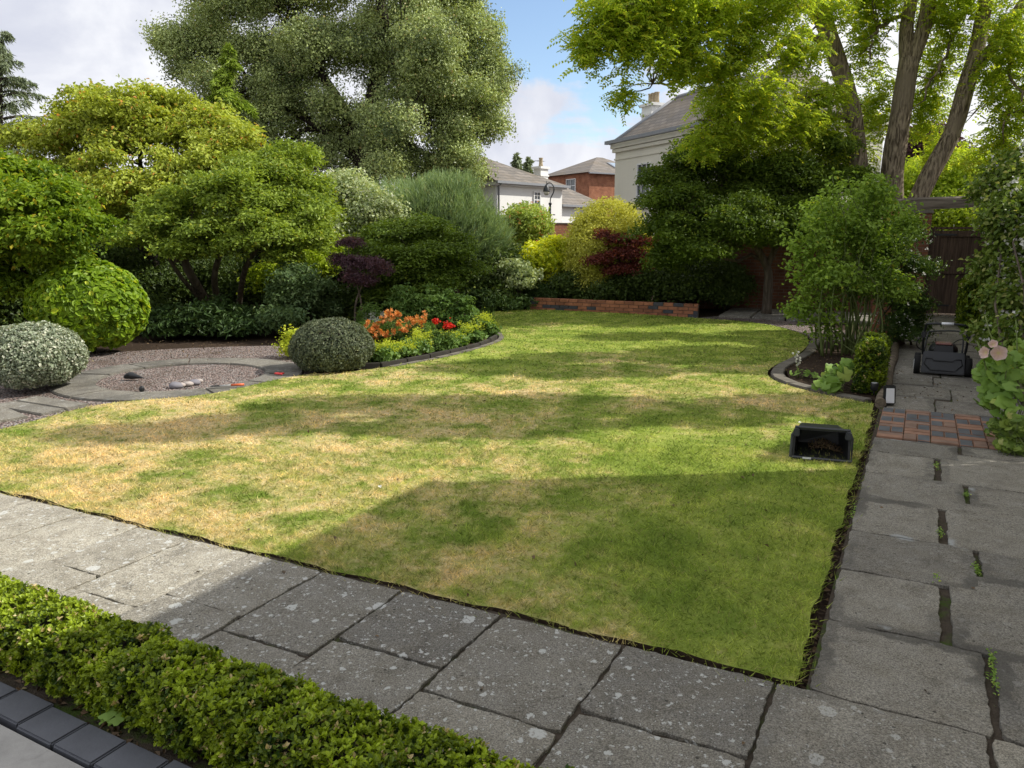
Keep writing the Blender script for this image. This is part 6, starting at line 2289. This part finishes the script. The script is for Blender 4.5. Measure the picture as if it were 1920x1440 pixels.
# street lamp
lp = at(1031, 440, 34)
root = thing('street_lamp', 'black swan neck street lamp in front of the white cottage', 'street lamp', (lp[0], lp[1], 0))
mb = MB()
tube(mb, [(0, 0, 0), (0, 0, .9), (0, 0, .95), (0, 0, 3.0)], [.11, .10, .06, .045], 10)
tube(mb, [(0, 0, 2.98), (0, 0, 3.06)], [.07, .07], 10)
tube(mb, [(-.22, 0, 2.55), (.22, 0, 2.55)], .022, 6)
po = mb.build('post', BLACK_M, root)
mb = MB()
nk = smooth_path([(0, 0, 3.0), (.02, 0, 3.25), (.14, 0, 3.5), (.15, 0, 3.72), (.03, 0, 3.88), (-.1, 0, 3.88), (-.165, 0, 3.80)], 5)
tube(mb, nk, .024, 7)
mb.build('swan_neck', BLACK_M, root)
mb = MB()
tube(mb, [(-.165, 0, 3.98), (-.165, 0, 3.82), (-.165, 0, 3.78), (-.165, 0, 3.68), (-.165, 0, 3.55), (-.165, 0, 3.53)], [.012, .03, .07, .12, .15, .155], 14)
hd = mb.build('lamp_head', BLACK_M, root)
mb = MB()
tube(mb, [(-.165, 0, 3.53), (-.165, 0, 3.46), (-.165, 0, 3.40), (-.165, 0, 3.37)], [.13, .12, .09, .04], 14)
mb.build('lamp_glass', LAMP_GL, hd)

# street wall and railings beyond
wall_obj('street_wall', 'orange brick wall across the street below the cottage', at(1020, 445, 36.5) * np.array([1, 1, 0]), at(1145, 445, 38) * np.array([1, 1, 0]), 2.2, .3, BRICK_HOUSE, cap=True)
ra, rb = at(1005, 445, 28), at(1040, 445, 28.5)
root = thing('railing', 'short white railing at the foot of the street lamp', 'railing', (ra[0], ra[1], 0), rotz=math.atan2(rb[1] - ra[1], rb[0] - ra[0]))
Lr = np.linalg.norm((rb - ra)[:2])
mb = MB()
for z in (.5, 1.55):
    tube(mb, [(0, 0, z), (Lr, 0, z)], .025, 6)
mb.build('rail', WHITE_P, root)
for x in np.linspace(0, Lr, 7):
    mb = MB()
    tube(mb, [(x, 0, 0), (x, 0, 1.6)], .018, 6)
    mb.build('baluster', WHITE_P, root)
sheet('road', [(-60, 26.5), (60, 22.5), (60, 30), (-60, 33)], -.05, plain('asphalt', (.055, .055, .056), .9, .2, var=.2, scale=3, bump=.3), .01)

# the house this garden belongs to, to the right of the camera
c0 = np.array([5.39, 5.83, 0]) + np.array([0, 0, 0])
EAVE = 6.1 * math.tan(SUN_EL)
root = thing('patio_house', 'cream rendered house standing along the right of the patio', 'house', c0, rotz=math.atan2(-U[1], -U[0]))
mb = MB()
box(mb, (8, 4.2, EAVE / 2), (16, 8.0, EAVE + .1))
mb.build('wall', CREAM_R, root)
mb = MB()
hip_roof(mb, 0, 16, .2, 8.2, EAVE + .06, 2.0, .05)
mb.build('roof', SLATE, root)
# trees standing off to the right of the garden, past the side wall
for i, (x, y, h, r_, ry, k, lab) in enumerate(((7.8, 8.0, 11.6, 2.0, .75, 17, 'leafy tree past the side wall nearest the house'), (9.8, 8.3, 7.4, 1.7, .7, 7, 'shorter leafy tree behind the one nearest the house'),
                                               (9.8, 10.9, 11.0, 1.9, 1.0, 12, 'leafy tree past the side wall near the gate'), (11.8, 13.4, 10.0, 2.0, 1.1, 9, 'leafy tree past the side wall level with the gate'),
                                               (6.75, 6.2, 4.6, .9, .3, 6, 'small leafy tree between the house corner and the side wall'))):
    rg = np.random.default_rng(300 + i)
    bl = []
    for q in range(k):
        d = rg.normal(size=3)
        d /= np.linalg.norm(d)
        bl.append((np.array([x, y, h * .68]) + d * rg.uniform(.5, 1.1) * np.array([r_, ry, h * .27]), np.array([.72, .30, .40]) * rg.uniform(.6, 1.3)))
    tree('side_tree', lab, bl, 'acer', [([np.array([x, y, 0]), np.array([x, y, h * .4]), np.array([x + .1, y, h * .85])], [.2, .15, .05])], 46 * k, 40, .11, .12, .075, 310 + i, twigs=40, limb_r=.05, shell=(.2, 1.0), group='trees past the side wall', cull=False)
